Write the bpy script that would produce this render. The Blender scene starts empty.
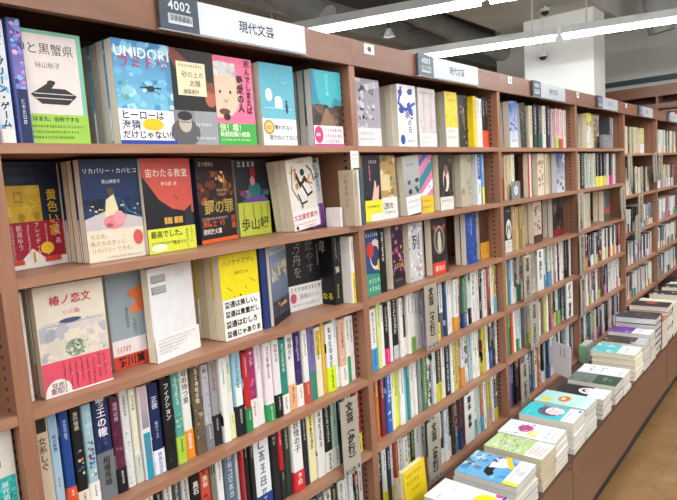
import bpy, math, random
from mathutils import Vector, Matrix
C = bpy.context.scene.collection
PI = math.pi

# ------------------------------------------------------------------ camera
CAM = Vector((-0.3598, -0.9733, 0.0))
YAW, PITCH, ROLL, FPX = 0.8718, 0.1133, -0.0666, 586.9
FW = Vector((math.sin(YAW)*math.cos(PITCH), math.cos(YAW)*math.cos(PITCH), -math.sin(PITCH)))
_r = Vector((math.cos(YAW), -math.sin(YAW), 0)); _u = _r.cross(FW)
RT = _r*math.cos(ROLL) + _u*math.sin(ROLL)
UP = -_r*math.sin(ROLL) + _u*math.cos(ROLL)
cd = bpy.data.cameras.new('camera'); cam = bpy.data.objects.new('camera', cd); C.objects.link(cam)
cam.matrix_world = Matrix(((RT.x, UP.x, -FW.x, CAM.x), (RT.y, UP.y, -FW.y, CAM.y), (RT.z, UP.z, -FW.z, CAM.z), (0, 0, 0, 1)))
cd.sensor_width = 36; cd.lens = FPX/677*36; cd.clip_start = 0.02; cd.clip_end = 60
bpy.context.scene.camera = cam

def at(u, v, axis, val):            # where the sight line of a photo point meets the plane axis=val (used to read off places)
    d = FW + RT*((u-338.5)/FPX) - UP*((v-250)/FPX)
    return CAM + d*((val-CAM[axis])/d[axis])
def X_(u, v, Y=0.0): return at(u, v, 1, Y).x

# ------------------------------------------------------------------ materials
def lin(c): return c/12.92 if c <= 0.04045 else ((c+0.055)/1.055)**2.4
_cc = {}
def col(h):
    if isinstance(h, tuple): return h
    if h not in _cc:
        s = h.lstrip('#')
        if len(s) == 3: s = ''.join(ch*2 for ch in s)
        _cc[h] = tuple(lin(int(s[i:i+2], 16)/255) for i in (0, 2, 4))
    return _cc[h]
def mat(name, base=None, rough=0.5, noise=None, bump=0, metal=0, emit=None, spec=0.5, vcol=False, scale=(1,1,1), nscale=8, coat=0):
    m = bpy.data.materials.new(name); m.use_nodes = True
    nt = m.node_tree; b = nt.nodes['Principled BSDF']
    b.inputs['Roughness'].default_value = rough; b.inputs['Metallic'].default_value = metal
    b.inputs['Specular IOR Level'].default_value = spec
    b.inputs['Coat Weight'].default_value = coat
    src = None
    if vcol:
        a = nt.nodes.new('ShaderNodeAttribute'); a.attribute_name = 'Col'; src = a.outputs['Color']
    elif base is not None:
        b.inputs['Base Color'].default_value = (*col(base), 1)
    tc = nt.nodes.new('ShaderNodeTexCoord'); mp = nt.nodes.new('ShaderNodeMapping'); nz = nt.nodes.new('ShaderNodeTexNoise')
    mp.inputs['Scale'].default_value = scale; nz.inputs['Scale'].default_value = nscale; nz.inputs['Detail'].default_value = 5
    nt.links.new(tc.outputs['Object'], mp.inputs[0]); nt.links.new(mp.outputs[0], nz.inputs[0])
    if noise:
        rp = nt.nodes.new('ShaderNodeValToRGB'); rp.color_ramp.elements[0].position = .3; rp.color_ramp.elements[1].position = .7
        if vcol:
            rp.color_ramp.elements[0].color = (noise, noise, noise, 1); rp.color_ramp.elements[1].color = (1, 1, 1, 1)
            mx = nt.nodes.new('ShaderNodeMix'); mx.data_type = 'RGBA'; mx.blend_type = 'MULTIPLY'; mx.inputs[0].default_value = 1
            nt.links.new(nz.outputs[0], rp.inputs[0]); nt.links.new(src, mx.inputs[6]); nt.links.new(rp.outputs[0], mx.inputs[7]); src = mx.outputs[2]
        else:
            rp.color_ramp.elements[0].color = (*col(base), 1); rp.color_ramp.elements[1].color = (*col(noise), 1)
            nt.links.new(nz.outputs[0], rp.inputs[0]); src = rp.outputs[0]
    if src is not None: nt.links.new(src, b.inputs['Base Color'])
    if bump:
        bp = nt.nodes.new('ShaderNodeBump'); bp.inputs['Strength'].default_value = bump; bp.inputs['Distance'].default_value = .002
        nt.links.new(nz.outputs[0], bp.inputs['Height']); nt.links.new(bp.outputs[0], b.inputs['Normal'])
    if emit:
        b.inputs['Emission Color'].default_value = (*col(emit[0]), 1); b.inputs['Emission Strength'].default_value = emit[1]
    return m
M_PRINT = mat('printed_paper', vcol=True, rough=.38, spec=.35, noise=.93, nscale=60)
M_PAGE = mat('page_edges', vcol=True, rough=.85, spec=.1, noise=.9, scale=(9, .6, .6), nscale=90, bump=.2)
M_WOOD = mat('brown_laminate', '#a67a60', noise='#956a52', rough=.42, scale=(.6, 6, 6), nscale=9, bump=.03)
M_WOODV = mat('brown_laminate_upright', '#9d7057', noise='#8c614a', rough=.45, scale=(8, 8, .7), nscale=9, bump=.03)
M_FASCIA = mat('rail_laminate', '#83573f', noise='#714a35', rough=.4, scale=(.6, 6, 4), nscale=9, bump=.03)
M_BACK = mat('back_panel_board', '#5b4039', noise='#513731', rough=.7)
M_PANEL = mat('counter_laminate', '#7f5c46', noise='#755440', rough=.4, scale=(.5, 1, 5), nscale=6)
M_CTOP = mat('counter_top_laminate', '#5d4439', noise='#513a31', rough=.5, nscale=6)
M_DARK = mat('dark_metal', '#24211f', rough=.6)
M_PLAST = mat('sign_plastic', vcol=True, rough=.35, spec=.4, noise=.96, nscale=12)
M_TUBE = mat('lit_tube', '#ffffff', emit=('#fbfdff', 34))
M_LAMPH = mat('lamp_housing', '#d8dad8', rough=.4, noise='#c8cac9')
M_CEIL = mat('dark_ceiling', '#6c7072', noise='#606466', rough=.9, nscale=2)
M_CONC = mat('pale_concrete', '#b4b5ae', noise='#a2a49e', rough=.9, nscale=3)
M_CONC2 = mat('light_concrete_slab', '#c4c6bf', noise='#b2b4ad', rough=.9, nscale=3)
M_DUCT = mat('duct_wrap', '#a3a59f', noise='#8c8e8a', rough=.7, nscale=5)
M_WHITE = mat('white_plaster', '#e9ebe6', noise='#dddfda', rough=.9, nscale=2)
M_GREY = mat('grey_plaster', '#cdcdc4', noise='#bfc0b8', rough=.9, nscale=1.5)
M_TEAL = mat('dark_teal_trim', '#2b3b42', rough=.5)

# ------------------------------------------------------------------ mesh builder
class MB:
    def __init__(s): s.v = []; s.f = []; s.c = []; s.m = []
    def poly(s, pts, c, mi=0):
        n = len(s.v); s.v += [tuple(p) for p in pts]; s.f.append(tuple(range(n, n+len(pts)))); s.m.append(mi)
        c = col(c) if not isinstance(c, list) else c
        s.c.append(c if isinstance(c, list) else [c]*len(pts))
    def box(s, a, b, c='#ffffff', mi=0):
        x0, y0, z0 = a; x1, y1, z1 = b
        P = lambda *i: [((x0, x1)[q[0]], (y0, y1)[q[1]], (z0, z1)[q[2]]) for q in i]
        for q in (((0,0,0),(1,0,0),(1,0,1),(0,0,1)), ((1,0,0),(1,1,0),(1,1,1),(1,0,1)), ((1,1,0),(0,1,0),(0,1,1),(1,1,1)),
                  ((0,1,0),(0,0,0),(0,0,1),(0,1,1)), ((0,0,1),(1,0,1),(1,1,1),(0,1,1)), ((0,1,0),(1,1,0),(1,0,0),(0,0,0))):
            s.poly(P(*q), c, mi)
    def cyl(s, p0, p1, r, c='#ffffff', n=16, r1=None, mi=0):
        p0 = Vector(p0); p1 = Vector(p1); d = (p1-p0).normalized(); r1 = r if r1 is None else r1
        a = d.orthogonal().normalized(); b = d.cross(a)
        A = [p0+(a*math.cos(2*PI*i/n)+b*math.sin(2*PI*i/n))*r for i in range(n)]
        B = [p1+(a*math.cos(2*PI*i/n)+b*math.sin(2*PI*i/n))*r1 for i in range(n)]
        for i in range(n): s.poly([A[i], A[(i+1) % n], B[(i+1) % n], B[i]], c, mi)
        s.poly(A[::-1], c, mi); s.poly(B, c, mi)
    def prism(s, pts, z0, z1, c, mi=0):       # pts counter-clockwise in xy
        n = len(pts)
        for i in range(n):
            a, b = pts[i], pts[(i+1) % n]
            s.poly([(a[0], a[1], z0), (b[0], b[1], z0), (b[0], b[1], z1), (a[0], a[1], z1)], c, mi)
        s.poly([(p[0], p[1], z1) for p in pts], c, mi); s.poly([(p[0], p[1], z0) for p in reversed(pts)], c, mi)
    def add(s, o, M):
        n = len(s.v); s.v += [tuple(M @ Vector(p)) for p in o.v]
        s.f += [tuple(i+n for i in f) for f in o.f]; s.c += o.c; s.m += o.m
    def mesh(s, name, mats):
        me = bpy.data.meshes.new(name); me.from_pydata(s.v, [], s.f)
        for m in mats: me.materials.append(m)
        me.polygons.foreach_set('material_index', s.m)
        at_ = me.color_attributes.new('Col', 'FLOAT_COLOR', 'CORNER')
        buf = []
        for cs in s.c:
            for q in cs: buf += (q[0], q[1], q[2], 1.0)
        at_.data.foreach_set('color', buf); me.update()
        return me
    def build(s, name, mats, parent=None, M=None):
        if not isinstance(mats, (list, tuple)): mats = [mats]
        o = bpy.data.objects.new(name, s.mesh(name, mats)); C.objects.link(o)
        if parent: o.parent = parent
        if M is not None: o.matrix_world = M
        return o
def empty(name, M=None):
    o = bpy.data.objects.new(name, None); C.objects.link(o); o.empty_display_size = .02
    if M is not None: o.matrix_world = M
    return o
def tag(o, label=None, cat=None, group=None, kind=None):
    if label: o['label'] = label
    if cat: o['category'] = cat
    if group: o['group'] = group
    if kind: o['kind'] = kind
    return o
def struct(mb, name, m, M=None):
    return tag(mb.build(name, m, None, M), kind='structure')

# ------------------------------------------------------------------ lettering and flat artwork
_gl = {}
def glyph(ch, bold=0.0):
    bold = min(bold, .012 if bold < .03 else .025) if ord(ch) > 0x3100 else bold
    k = (ch, bold)
    if k not in _gl:
        cu = bpy.data.curves.new('glyph', 'FONT'); cu.body = ch; cu.resolution_u = 2; cu.offset = bold
        o = bpy.data.objects.new('glyph', cu); C.objects.link(o)
        me = bpy.data.meshes.new_from_object(o.evaluated_get(bpy.context.evaluated_depsgraph_get()))
        w = 1.0 if ord(ch) > 0x2000 else (max([v.co.x for v in me.vertices], default=.2)+.06)
        _gl[k] = ([(v.co.x, v.co.y-.36) for v in me.vertices], [tuple(p.vertices) for p in me.polygons], w)
        bpy.data.objects.remove(o); bpy.data.curves.remove(cu); bpy.data.meshes.remove(me)
    return _gl[k]
ROT = set('ー（）()「」〜…―')
def clip(poly, W, H):
    for ax, lim, sg in ((0, 0, 1), (0, W, -1), (1, 0, 1), (1, H, -1)):
        out = []
        for i in range(len(poly)):
            a, b = poly[i-1], poly[i]; da = sg*(a[ax]-lim); db = sg*(b[ax]-lim)
            if (da >= 0) != (db >= 0):
                t = da/(da-db); out.append((a[0]+t*(b[0]-a[0]), a[1]+t*(b[1]-a[1])))
            if db >= 0: out.append(b)
        poly = out
        if not poly: return []
    return poly
def pseudo(rng, cx, cy, s, put):              # an unreadable character: a few crossing strokes
    t = s*.14; n = rng.choice((2, 2, 3, 3))
    for i in range(n):
        y = cy + s*(.36 - .72*i/(n-1)) + rng.uniform(-.05, .05)*s; a = rng.uniform(.25, .42)*s
        put([(cx-a, y-t/2), (cx+a, y-t/2), (cx+a, y+t/2), (cx-a, y+t/2)])
    for i in range(rng.choice((1, 2))):
        x = cx + rng.uniform(-.3, .3)*s; k = rng.uniform(-.12, .12)*s
        put([(x-t/2-k, cy-.42*s), (x+t/2-k, cy-.42*s), (x+t/2+k, cy+.42*s), (x-t/2+k, cy+.42*s)])
class Art:
    """draws flat shapes on a W x H face through a map (u, v, lift) -> point"""
    def __init__(s, mb, fmap, W, H, flip=False): s.mb, s.map, s.W, s.H, s.lift = mb, fmap, W, H, .0
    def put(s, pts, c):
        pts = clip(pts, s.W, s.H)
        if len(pts) > 2:
            if isinstance(c, list):
                vs = [p[1] for p in pts]; lo, hi = min(vs), max(vs)
                cc = [tuple(c[0][k]+(c[1][k]-c[0][k])*((p[1]-lo)/(hi-lo+1e-9)) for k in range(3)) for p in pts]
                s.mb.poly([s.map(p[0], p[1], s.lift) for p in pts], cc)
            else: s.mb.poly([s.map(p[0], p[1], s.lift) for p in pts], c)
    def run(s, items, seed=1):
        W, H = s.W, s.H; rng = random.Random(seed)
        for it in items:
            s.lift += .00012; k = it[0]
            if k == 'r':
                _, a, b, c_, d, c1 = it[:6]; c1 = col(c1)
                cc = c1 if len(it) < 7 else [c1, col(it[6])]
                s.put([(a*W, b*H), (c_*W, b*H), (c_*W, d*H), (a*W, d*H)], cc)
            elif k == 'e':
                _, a, b, ru, rv, c1 = it[:6]; n = 18
                s.put([(a*W+ru*W*math.cos(2*PI*i/n), b*H+rv*H*math.sin(2*PI*i/n)) for i in range(n)], col(c1))
            elif k == 'p': s.put([(a*W, b*H) for a, b in it[1]], col(it[2]))
            elif k in 'hv':                    # ('h', text, u, v, size/W, colour, bold)
                _, t, a, b, sz, c1 = it[:6]; bold = it[6] if len(it) > 6 else 0.012; sz *= W; c1 = col(c1); x, y = a*W, b*H
                n_ = sum(.5 if ch == ' ' else 1.0 if k == 'v' else glyph(ch, bold)[2] for ch in t)*sz; room = (y-.01*H) if k == 'v' else (W*.99-x)
                if n_ > room > 0: sz *= room/n_
                for ch in t:
                    if ch == ' ':
                        if k == 'h': x += sz*.5
                        else: y -= sz*.5
                        continue
                    vs, fs, w = glyph(ch, bold)
                    if k == 'h': pts = [(x+p[0]*sz, y+p[1]*sz) for p in vs]; x += w*sz
                    elif ch in ROT: pts = [(x+p[1]*sz, y-p[0]*sz) for p in vs]; y -= sz*1.0
                    else: pts = [(x+(p[0]-.5)*sz, y-sz*.5+p[1]*sz) for p in vs]; y -= sz*1.0
                    q = [s.map(p[0], p[1], s.lift) for p in pts]; n = len(s.mb.v); s.mb.v += q
                    for f in fs: s.mb.f.append(tuple(i+n for i in f)); s.mb.c.append([c1]*len(f)); s.mb.m.append(0)
            elif k in 'xy':                    # unreadable lettering: x rows, y columns ('x', u, v, count, size/W, colour)
                _, a, b, n, sz, c1 = it[:6]; sz *= W; c1 = col(c1)
                for i in range(n):
                    cx, cy = (a*W+sz*(i+.5), b*H) if k == 'x' else (a*W, b*H-sz*(i+.5))
                    pseudo(rng, cx, cy, sz*.86, lambda P: s.put(P, c1))
            elif k == 'n':                     # mottled picture area ('n', u0,v0,u1,v1,[colours],count,size)
                _, a, b, c_, d, cs, n, sz = it
                for i in range(n):
                    cx, cy = rng.uniform(a, c_)*W, rng.uniform(b, d)*H; r = sz*W*rng.uniform(.4, 1); m = rng.randint(5, 8); c1 = col(rng.choice(cs))
                    P = [(cx+r*rng.uniform(.6, 1.2)*math.cos(2*PI*j/m), cy+r*rng.uniform(.5, 1)*math.sin(2*PI*j/m)) for j in range(m)]
                    lo = [(min(max(p[0], a*W), c_*W), min(max(p[1], b*H), d*H)) for p in P]
                    s.lift += .000004; s.put(lo, c1)
            elif k == 'l':                     # brush line ('l', [(u,v)..], width/W, colour)
                w = it[2]*W/2; P = [Vector((a*W, b*H)) for a, b in it[1]]
                for i in range(len(P)-1):
                    d = (P[i+1]-P[i]); n_ = Vector((-d.y, d.x)).normalized()*w; e = d.normalized()*w*.6
                    s.lift += .000004
                    s.put([tuple(P[i]-n_-e), tuple(P[i+1]-n_+e), tuple(P[i+1]+n_+e), tuple(P[i]+n_-e)], col(it[3]))

# ------------------------------------------------------------------ books
CREAM = '#f0e6cc'
def shade(h, k):
    c = col(h); return tuple(min(1, x*k) for x in c)
def book_parts(t, h, d, cover='#eee', spine=None, front=None, band=None, pages=CREAM, seed=0, hard=True, back=None):
    """t thick, h tall, d deep; spine at y=0 towards -y, front cover on x=0 (right-bound). band = dict(c, h, spine, front)"""
    th = .0022 if hard else .0007; r = min(.003, t*.25); spine_c = col((spine or {}).get('c', cover)); cc = col(cover)
    mb = MB()
    out = [(0, d), (0, r), (r*.3, r*.3), (r, 0), (t-r, 0), (t-r*.3, r*.3), (t, r), (t, d)]
    inn = [(th, d), (th, r+th*.5), (r+th*.5, th), (t-r-th*.5, th), (t-th, r+th*.5), (t-th, d)]
    for i in range(7):
        a, b = out[i], out[i+1]; c = cc if i in (0, 6) else spine_c
        mb.poly([(a[0], a[1], 0), (b[0], b[1], 0), (b[0], b[1], h), (a[0], a[1], h)], c)
    for i in range(5):
        a, b = inn[i], inn[i+1]; mb.poly([(b[0], b[1], 0), (a[0], a[1], 0), (a[0], a[1], h), (b[0], b[1], h)], cc)
    ring = out + inn[::-1]
    for z, fl in ((h, 0), (0, 1)):
        for q in ([out[0], out[1], inn[1], inn[0]], [out[1], out[2], out[3], inn[2], inn[1]], [out[3], out[4], inn[3], inn[2]],
                  [out[4], out[5], out[6], inn[4], inn[3]], [out[6], out[7], inn[5], inn[4]]):
            P = [(p[0], p[1], z) for p in q]; mb.poly(P if fl == 0 else P[::-1], spine_c if q[0] != out[0] else cc)
    mb.poly([(0, d, 0), (0, d, h), (th, d, h), (th, d, 0)], cc); mb.poly([(t-th, d, 0), (t-th, d, h), (t, d, h), (t, d, 0)], cc)
    E = .00015
    Sm = lambda off=0: (lambda u, v, l: (u+r, -E-l-off, v)); Fm = lambda off=0: (lambda u, v, l: (-E-l-off, d-u, v))
    Bm = lambda off=0: (lambda u, v, l: (t+E+l+off, u, v))
    if spine and spine.get('a'): Art(mb, Sm(), t-2*r, h).run(spine['a'], seed)
    if front: Art(mb, Fm(), d, h).run(front, seed+1)
    if back: Art(mb, Bm(), d, h).run(back, seed+2)
    pb = MB(); ov = .003 if hard else .0006
    pb.box((th+.0002, th+.001, ov), (t-th-.0002, d-ov, h-ov), pages)
    bb = None
    if band:
        bb = MB(); o_ = .0016; bh = band['h']*h; bc = col(band['c']); e2 = 0.0014
        P = [(-o_, d), (-o_, r), (r*.3-o_*.7, r*.3-o_*.7), (r, -o_), (t-r, -o_), (t-r*.3+o_*.7, r*.3-o_*.7), (t+o_*.3, r), (t+o_*.3, d)]
        for i in range(7):
            a, b = P[i], P[i+1]; bb.poly([(a[0], a[1], .0002), (b[0], b[1], .0002), (b[0], b[1], bh), (a[0], a[1], bh)], bc)
        if band.get('spine'): Art(bb, Sm(o_), t-2*r, bh).run(band['spine'], seed+3)
        if band.get('front'): Art(bb, Fm(o_), d, bh).run(band['front'], seed+4)
    return mb, pb, bb
def place(x, y, z, yaw=0, lean=0, tilt=0):    # tilt: sideways in the plane of the spine, lean: backwards
    return Matrix.Translation((x, y, z)) @ Matrix.Rotation(math.radians(yaw), 4, 'Z') @ Matrix.Rotation(math.radians(tilt), 4, 'Y') @ Matrix.Rotation(math.radians(-lean), 4, 'X')
def face_M(x, y, z, w, yaw=0, lean=0, tilt=0):  # a book turned with its front cover towards the aisle; (x, y) its lower left cover corner
    R = Matrix.Rotation(math.radians(yaw), 4, 'Z') @ Matrix.Rotation(math.radians(tilt), 4, 'Y') @ Matrix.Rotation(math.radians(-lean), 4, 'X')
    return Matrix.Translation((x, y, z)) @ R @ Matrix.Translation((w, 0, 0)) @ Matrix.Rotation(PI/2, 4, 'Z')
def flat_M(x, y, z, w, yaw=0):                  # lying with the front cover up, spine to +x, foot of the cover to -y
    return Matrix.Translation((x, y, z)) @ Matrix.Rotation(math.radians(yaw), 4, 'Z') @ Matrix.Translation((w, 0, 0)) @ Matrix(((0, -1, 0, 0), (0, 0, 1, 0), (-1, 0, 0, 0), (0, 0, 0, 1)))
NB = [0]; far = MB(); LBL = {}
def book(M, label, group=None, name='book', as_stuff=False, meshes=None, **k):
    if as_stuff:
        mb, pb, bb = book_parts(**k)
        for q in (mb, pb, bb):
            if q: far.add(q, M)
        return None
    NB[0] += 1
    root = empty(name, M)
    if label in LBL: LBL[label] += 1; print('DUP', label)
    LBL.setdefault(label, 1)
    tag(root, label, 'book', group)
    if meshes is None:
        mb, pb, bb = book_parts(**k)
        meshes = [mb.mesh('cover', [M_PRINT]), pb.mesh('page_block', [M_PAGE]), bb.mesh('paper_band', [M_PRINT]) if bb else None]
    for nm, me in zip(('cover', 'page_block', 'paper_band'), meshes):
        if me:
            o = bpy.data.objects.new(nm, me); C.objects.link(o); o.parent = root
    return root, meshes
ORD = ['', 'first', 'second', 'third', 'fourth', 'fifth', 'sixth', 'seventh', 'eighth', 'ninth', 'tenth', 'eleventh', 'twelfth', 'thirteenth', 'fourteenth', 'fifteenth', 'sixteenth', 'seventeenth',
       'eighteenth', 'nineteenth', 'twentieth'] + [f'{a}-{b}' for a in ('twenty', 'thirty', 'forty') for b in ('first', 'second', 'third', 'fourth', 'fifth', 'sixth', 'seventh', 'eighth', 'ninth', 'tenth')]
ORD[30] = 'thirtieth'; ORD[40] = 'fortieth'
def cname(h):
    if isinstance(h, tuple): return 'grey'
    s = h.lstrip('#'); s = ''.join(ch*2 for ch in s) if len(s) == 3 else s
    r, g, b = (int(s[i:i+2], 16) for i in (0, 2, 4)); mx, mn = max(r, g, b), min(r, g, b); l = (mx+mn)/2
    sat = (mx-mn)/(mx+1)
    if sat < .14: return 'white' if l > 205 else 'pale grey' if l > 165 else 'grey' if l > 90 else 'black'
    if mx < 60: return 'black'
    hue = 0
    if mx == r: hue = ((g-b)/(mx-mn)) % 6
    elif mx == g: hue = 2+(b-r)/(mx-mn)
    else: hue = 4+(r-g)/(mx-mn)
    hue *= 60
    n = ('red' if hue < 15 or hue > 345 else 'orange' if hue < 38 else 'yellow' if hue < 68 else 'green' if hue < 160 else 'teal' if hue < 192 else 'blue' if hue < 250 else 'purple' if hue < 292 else 'pink')
    if n == 'orange' and mx < 170: n = 'brown'
    if n in ('orange', 'yellow') and sat < .35: n = 'cream'
    if n == 'red' and l > 160: n = 'pink'
    if n == 'blue' and mx < 110: n = 'navy'
    if n in ('green', 'teal', 'purple', 'red', 'brown') and mx < 110: n = 'dark '+n
    elif l > 190 and n not in ('cream', 'pink'): n = 'pale '+n
    return n

# ------------------------------------------------------------------ bookcases
Wb = 0.9; TH = .012; DEP = .26
SZ = [0.0956, -0.1164, -0.330, -0.5475, -0.757, -0.983]         # shelf tops, bays up to the fourth
SE = [0.066, -0.204, -0.448, -0.668, -0.897]                    # the two far bays
FT, FB = .373, .305
FLOOR = -1.33
NAMES = {-1: 'first', 0: 'second', 1: 'third', 2: 'fourth', 3: 'fifth', 4: 'sixth', 5: 'seventh', 6: 'eighth'}
BAY = {-1: 'the cut-off bay', 0: 'the nearest bay', 1: 'the second bay', 2: 'the third bay', 3: 'the fourth bay', 4: 'the fifth bay', 5: 'the sixth bay', 6: 'the farthest bay'}
LABEL_BAY = {-1: 'brown laminate bookcase bay cut off by the left edge of the photo', 0: 'brown laminate bookcase bay filled with large face-out covers, sign 4002 above',
 1: 'brown laminate bookcase bay second along, yellow face-out books on its top shelf', 2: 'brown laminate bookcase bay third along, tag with a white author card on its fifth shelf',
 3: 'brown laminate bookcase bay fourth along, mystery tags hang down its left upright', 4: 'brown laminate bookcase bay fifth along with lower shelves and tilted grey tags',
 5: 'brown laminate bookcase bay sixth along, at the right edge of the photo', 6: 'brown laminate bookcase bay seventh along, closing the far end'}
for k in range(-1, 6):
    x0, x1 = k*Wb, (k+1)*Wb
    zs = SZ if k < 4 else SE
    root = tag(empty('bookcase', Matrix.Translation((x0, 0, -1.0))), LABEL_BAY[k], 'bookcase', 'bookcase bays in one long run')
    def sub(name, fn, m, parent=None, org=(x0, 0, -1.0)):
        mb = MB(); fn(mb); mb.v = [(a-org[0], b-org[1], c-org[2]) for a, b, c in mb.v]
        return mb.build(name, m, parent or root)
    def upright(xc):
        def f(mb):
            mb.box((xc-TH, 0, -1.0), (xc+TH, DEP, FB-.0006)); mb.box((xc-TH, 0.012, FB), (xc+TH, DEP, FT-.004))
            for sx, s in ((xc-TH, -1), (xc+TH, 1)):
                for yy in (.030, .215):
                    z = -.96
                    while z < .29:
                        a = sx+s*.0003
                        P = [(a, yy-.004, z), (a, yy+.004, z), (a, yy+.004, z+.006), (a, yy-.004, z+.006)]
                        mb.poly(P if s > 0 else P[::-1], '#2c1a15', 1); z += .0175
        return f
    if k == -1: sub('side_panel', upright(x0), [M_WOODV, M_DARK])
    sub('side_panel', upright(x1), [M_WOODV, M_DARK])
    sub('back_panel', lambda mb: mb.box((x0+TH+.0008, DEP-.008, -1.0), (x1-TH-.0008, DEP-.001, FT-.01)), M_BACK)
    for z in zs:
        def shf(mb):
            a, b = x0+TH+.0005, x1-TH-.0005
            mb.box((a, .004, z-.0155), (b, DEP-.009, z)); pr = [(a, .004), (a, .001), (b, .001), (b, .004)]
            mb.box((a, .0005, z-.0165), (b, .004, z-.0005))
        sub('shelf', shf, M_WOOD)
    def fas(mb):
        mb.box((x0+(.0005 if k > -1 else -TH), -.004, FB), (x1-.0005, .011, FT)); mb.box((x0+TH+.0008, .0112, FB+.03), (x1-TH-.0008, DEP-.009, FB+.045))
    sub('top_rail', fas, M_FASCIA)

# counter below, front at YC
YC = -.3065
seams = [(-1.05, 0.0), (0.0, 1.63), (1.63, 3.2), (3.2, 4.8), (4.8, 5.6)]
cl = ['brown laminate display counter section below the cut-off bay', 'brown laminate display counter section under the nearest book piles', 'brown laminate display counter section in the middle, under black and green covered piles',
      'brown laminate display counter section toward the far piles', 'last brown laminate display counter section at the far end']
for i, (a, b) in enumerate(seams):
    root = tag(empty('display_counter', Matrix.Translation((a, 0, FLOOR))), cl[i], 'counter', 'display counter sections')
    def sub(name, fn, m):
        mb = MB(); fn(mb); mb.v = [(p-a, q, r-FLOOR) for p, q, r in mb.v]; return mb.build(name, m, root)
    sub('counter_top', lambda mb: mb.box((a+.0005, YC, -1.018), (b-.0005, -.0005, -1.0005)), M_CTOP)
    n = 1 if b-a < 1.2 else 2
    for j in range(n):
        p, q = a+(b-a)*j/n+.0015, a+(b-a)*(j+1)/n-.0015 if j == n-1 else a+(b-a)*(j+1)/n
        sub('front_panel', lambda mb: mb.box((p, YC+.001+.0012*j, -1.262+.004*j), (q, YC+.018, -1.0185)), M_PANEL)
    sub('toe_kick', lambda mb: mb.box((a, YC+.022, FLOOR), (b, YC+.04, -1.02)), M_DARK)
    sub('base_box', lambda mb: mb.box((a, YC+.041, FLOOR), (b, DEP, -1.0185)), M_BACK)
    if i in (1, 2):
        def lk(mb):
            mb.cyl((b-.03, YC-.004, -1.03), (b-.03, YC+.002, -1.03), .008, n=14); mb.box((b-.032, YC-.0045, -1.035), (b-.028, YC-.004, -1.025), mi=1)
        sub('lock', lk, [M_PANEL, M_DARK])

# ------------------------------------------------------------------ face-out covers of the nearest bay
def R(*a): return ('r',)+a
def copies(front_label, copy_label, n, x, y, z, w, yaw=0, lean=0, tilt=0, t=.022, h=.190, group=None, gap=.0012, stuff=False, **k):
    w = min(w, (math.floor(x/.9)+1)*.9-TH-.007-x)
    M = face_M(x, y, z, w, yaw, lean, tilt); ms = None
    nrm = (Matrix.Rotation(math.radians(yaw), 3, 'Z') @ Vector((0, 1, 0)))
    for i in range(n):
        off = nrm*i*(t+gap+(.0022 if k.get('band') else 0)); sh = [0, -.0012, .0008, -.0018, .0004][i % 5]
        Mi = Matrix.Translation(off+Vector((sh, 0, 0))) @ M
        lab = front_label if i == 0 else copy_label.replace('#', ORD[i+1])
        if stuff: book(Mi, '', as_stuff=True, t=t, h=h, d=w, hard=False, **k); continue
        _, ms = book(Mi, lab, group, 'book', meshes=ms, t=t, h=h, d=w, hard=False, **k)
FR = 'face-out books on the shelves'
S1, S2, S3, S4, S5, S6 = SZ
Y1 = .022
# --- top shelf
sp = dict(c='#dfe9f2', a=[('n', 0, 0, 1, 1, ['#8fc4e8', '#bcdcf0', '#5ba7dd', '#f2f4f6'], 14, .6), ('v', 'エヴァーグリーン・ゲーム', .5, .97, .75, '#20262e', .03), R(0, 0, 1, .12, '#f4f2ee')])
book(place(.028, .030, S1+.001, 0), 'white and sky-blue spine at the far left of the top shelf', t=.024, h=.193, d=.13, cover='#cfe2ee', spine=sp, front=[('n', 0, 0, 1, 1, ['#8fc4e8', '#bcdcf0', '#5ba7dd'], 20, .2)], seed=3)
sp = dict(c='#4b5ba0', a=[R(0, .4, 1, 1, '#8d7cc4', '#283a7c'), ('n', 0, .4, 1, 1, ['#6f86d6', '#c48ac9', '#8fb0ea', '#d9a7d9', '#2e3c86'], 30, .4), R(0, 0, 1, .44, '#1c2d55'), ('y', .5, .36, 5, .5, '#c9d2ea')])
book(place(.0555, .026, S1+.001, 0), 'starry blue and purple spine with dark navy lower half, top shelf left', t=.022, h=.197, d=.13, cover='#4b5ba0', spine=sp, seed=4)
hill = [R(0, 0, 1, 1, '#7fbfa8'), R(0, 0, .93, .965, '#e6dcd8'), ('h', '神と黒蟹県', .03, .84, .17, '#262122', .0), ('h', '絲山秋子', .3, .70, .09, '#5a5254', .0),
        ('e', .52, .44, .26, .06, '#2c2a2c'), ('p', [(.2, .44), (.34, .36), (.72, .36), (.86, .44), (.7, .5), (.34, .5)], '#2c2a2c'), ('p', [(.3, .48), (.48, .56), (.55, .54), (.45, .46)], '#2c2a2c'), ('e', .5, .55, .06, .02, '#2c2a2c'),
        ('l', [(.25, .45), (.8, .45)], .012, '#d8d0cc'), ('l', [(.25, .41), (.78, .41)], .012, '#d8d0cc')]
copies('pale cover with black crab and green band, left end of top shelf', '# copy', 1, X_(91, 143, .040)-.118, .040, S1+.001, .118, 0, h=.188, cover='#e9dcd8', front=hill, group=FR,
       band=dict(c='#9ccb4f', h=.27, front=[('h', '蟹とはまた、俗称ですな', .03, .84, .075, '#2f4021', .02), ('x', .03, .6, 22, .04, '#3e5a28'), ('x', .03, .42, 20, .04, '#3e5a28'), ('x', .03, .24, 18, .04, '#3e5a28')]))
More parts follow.
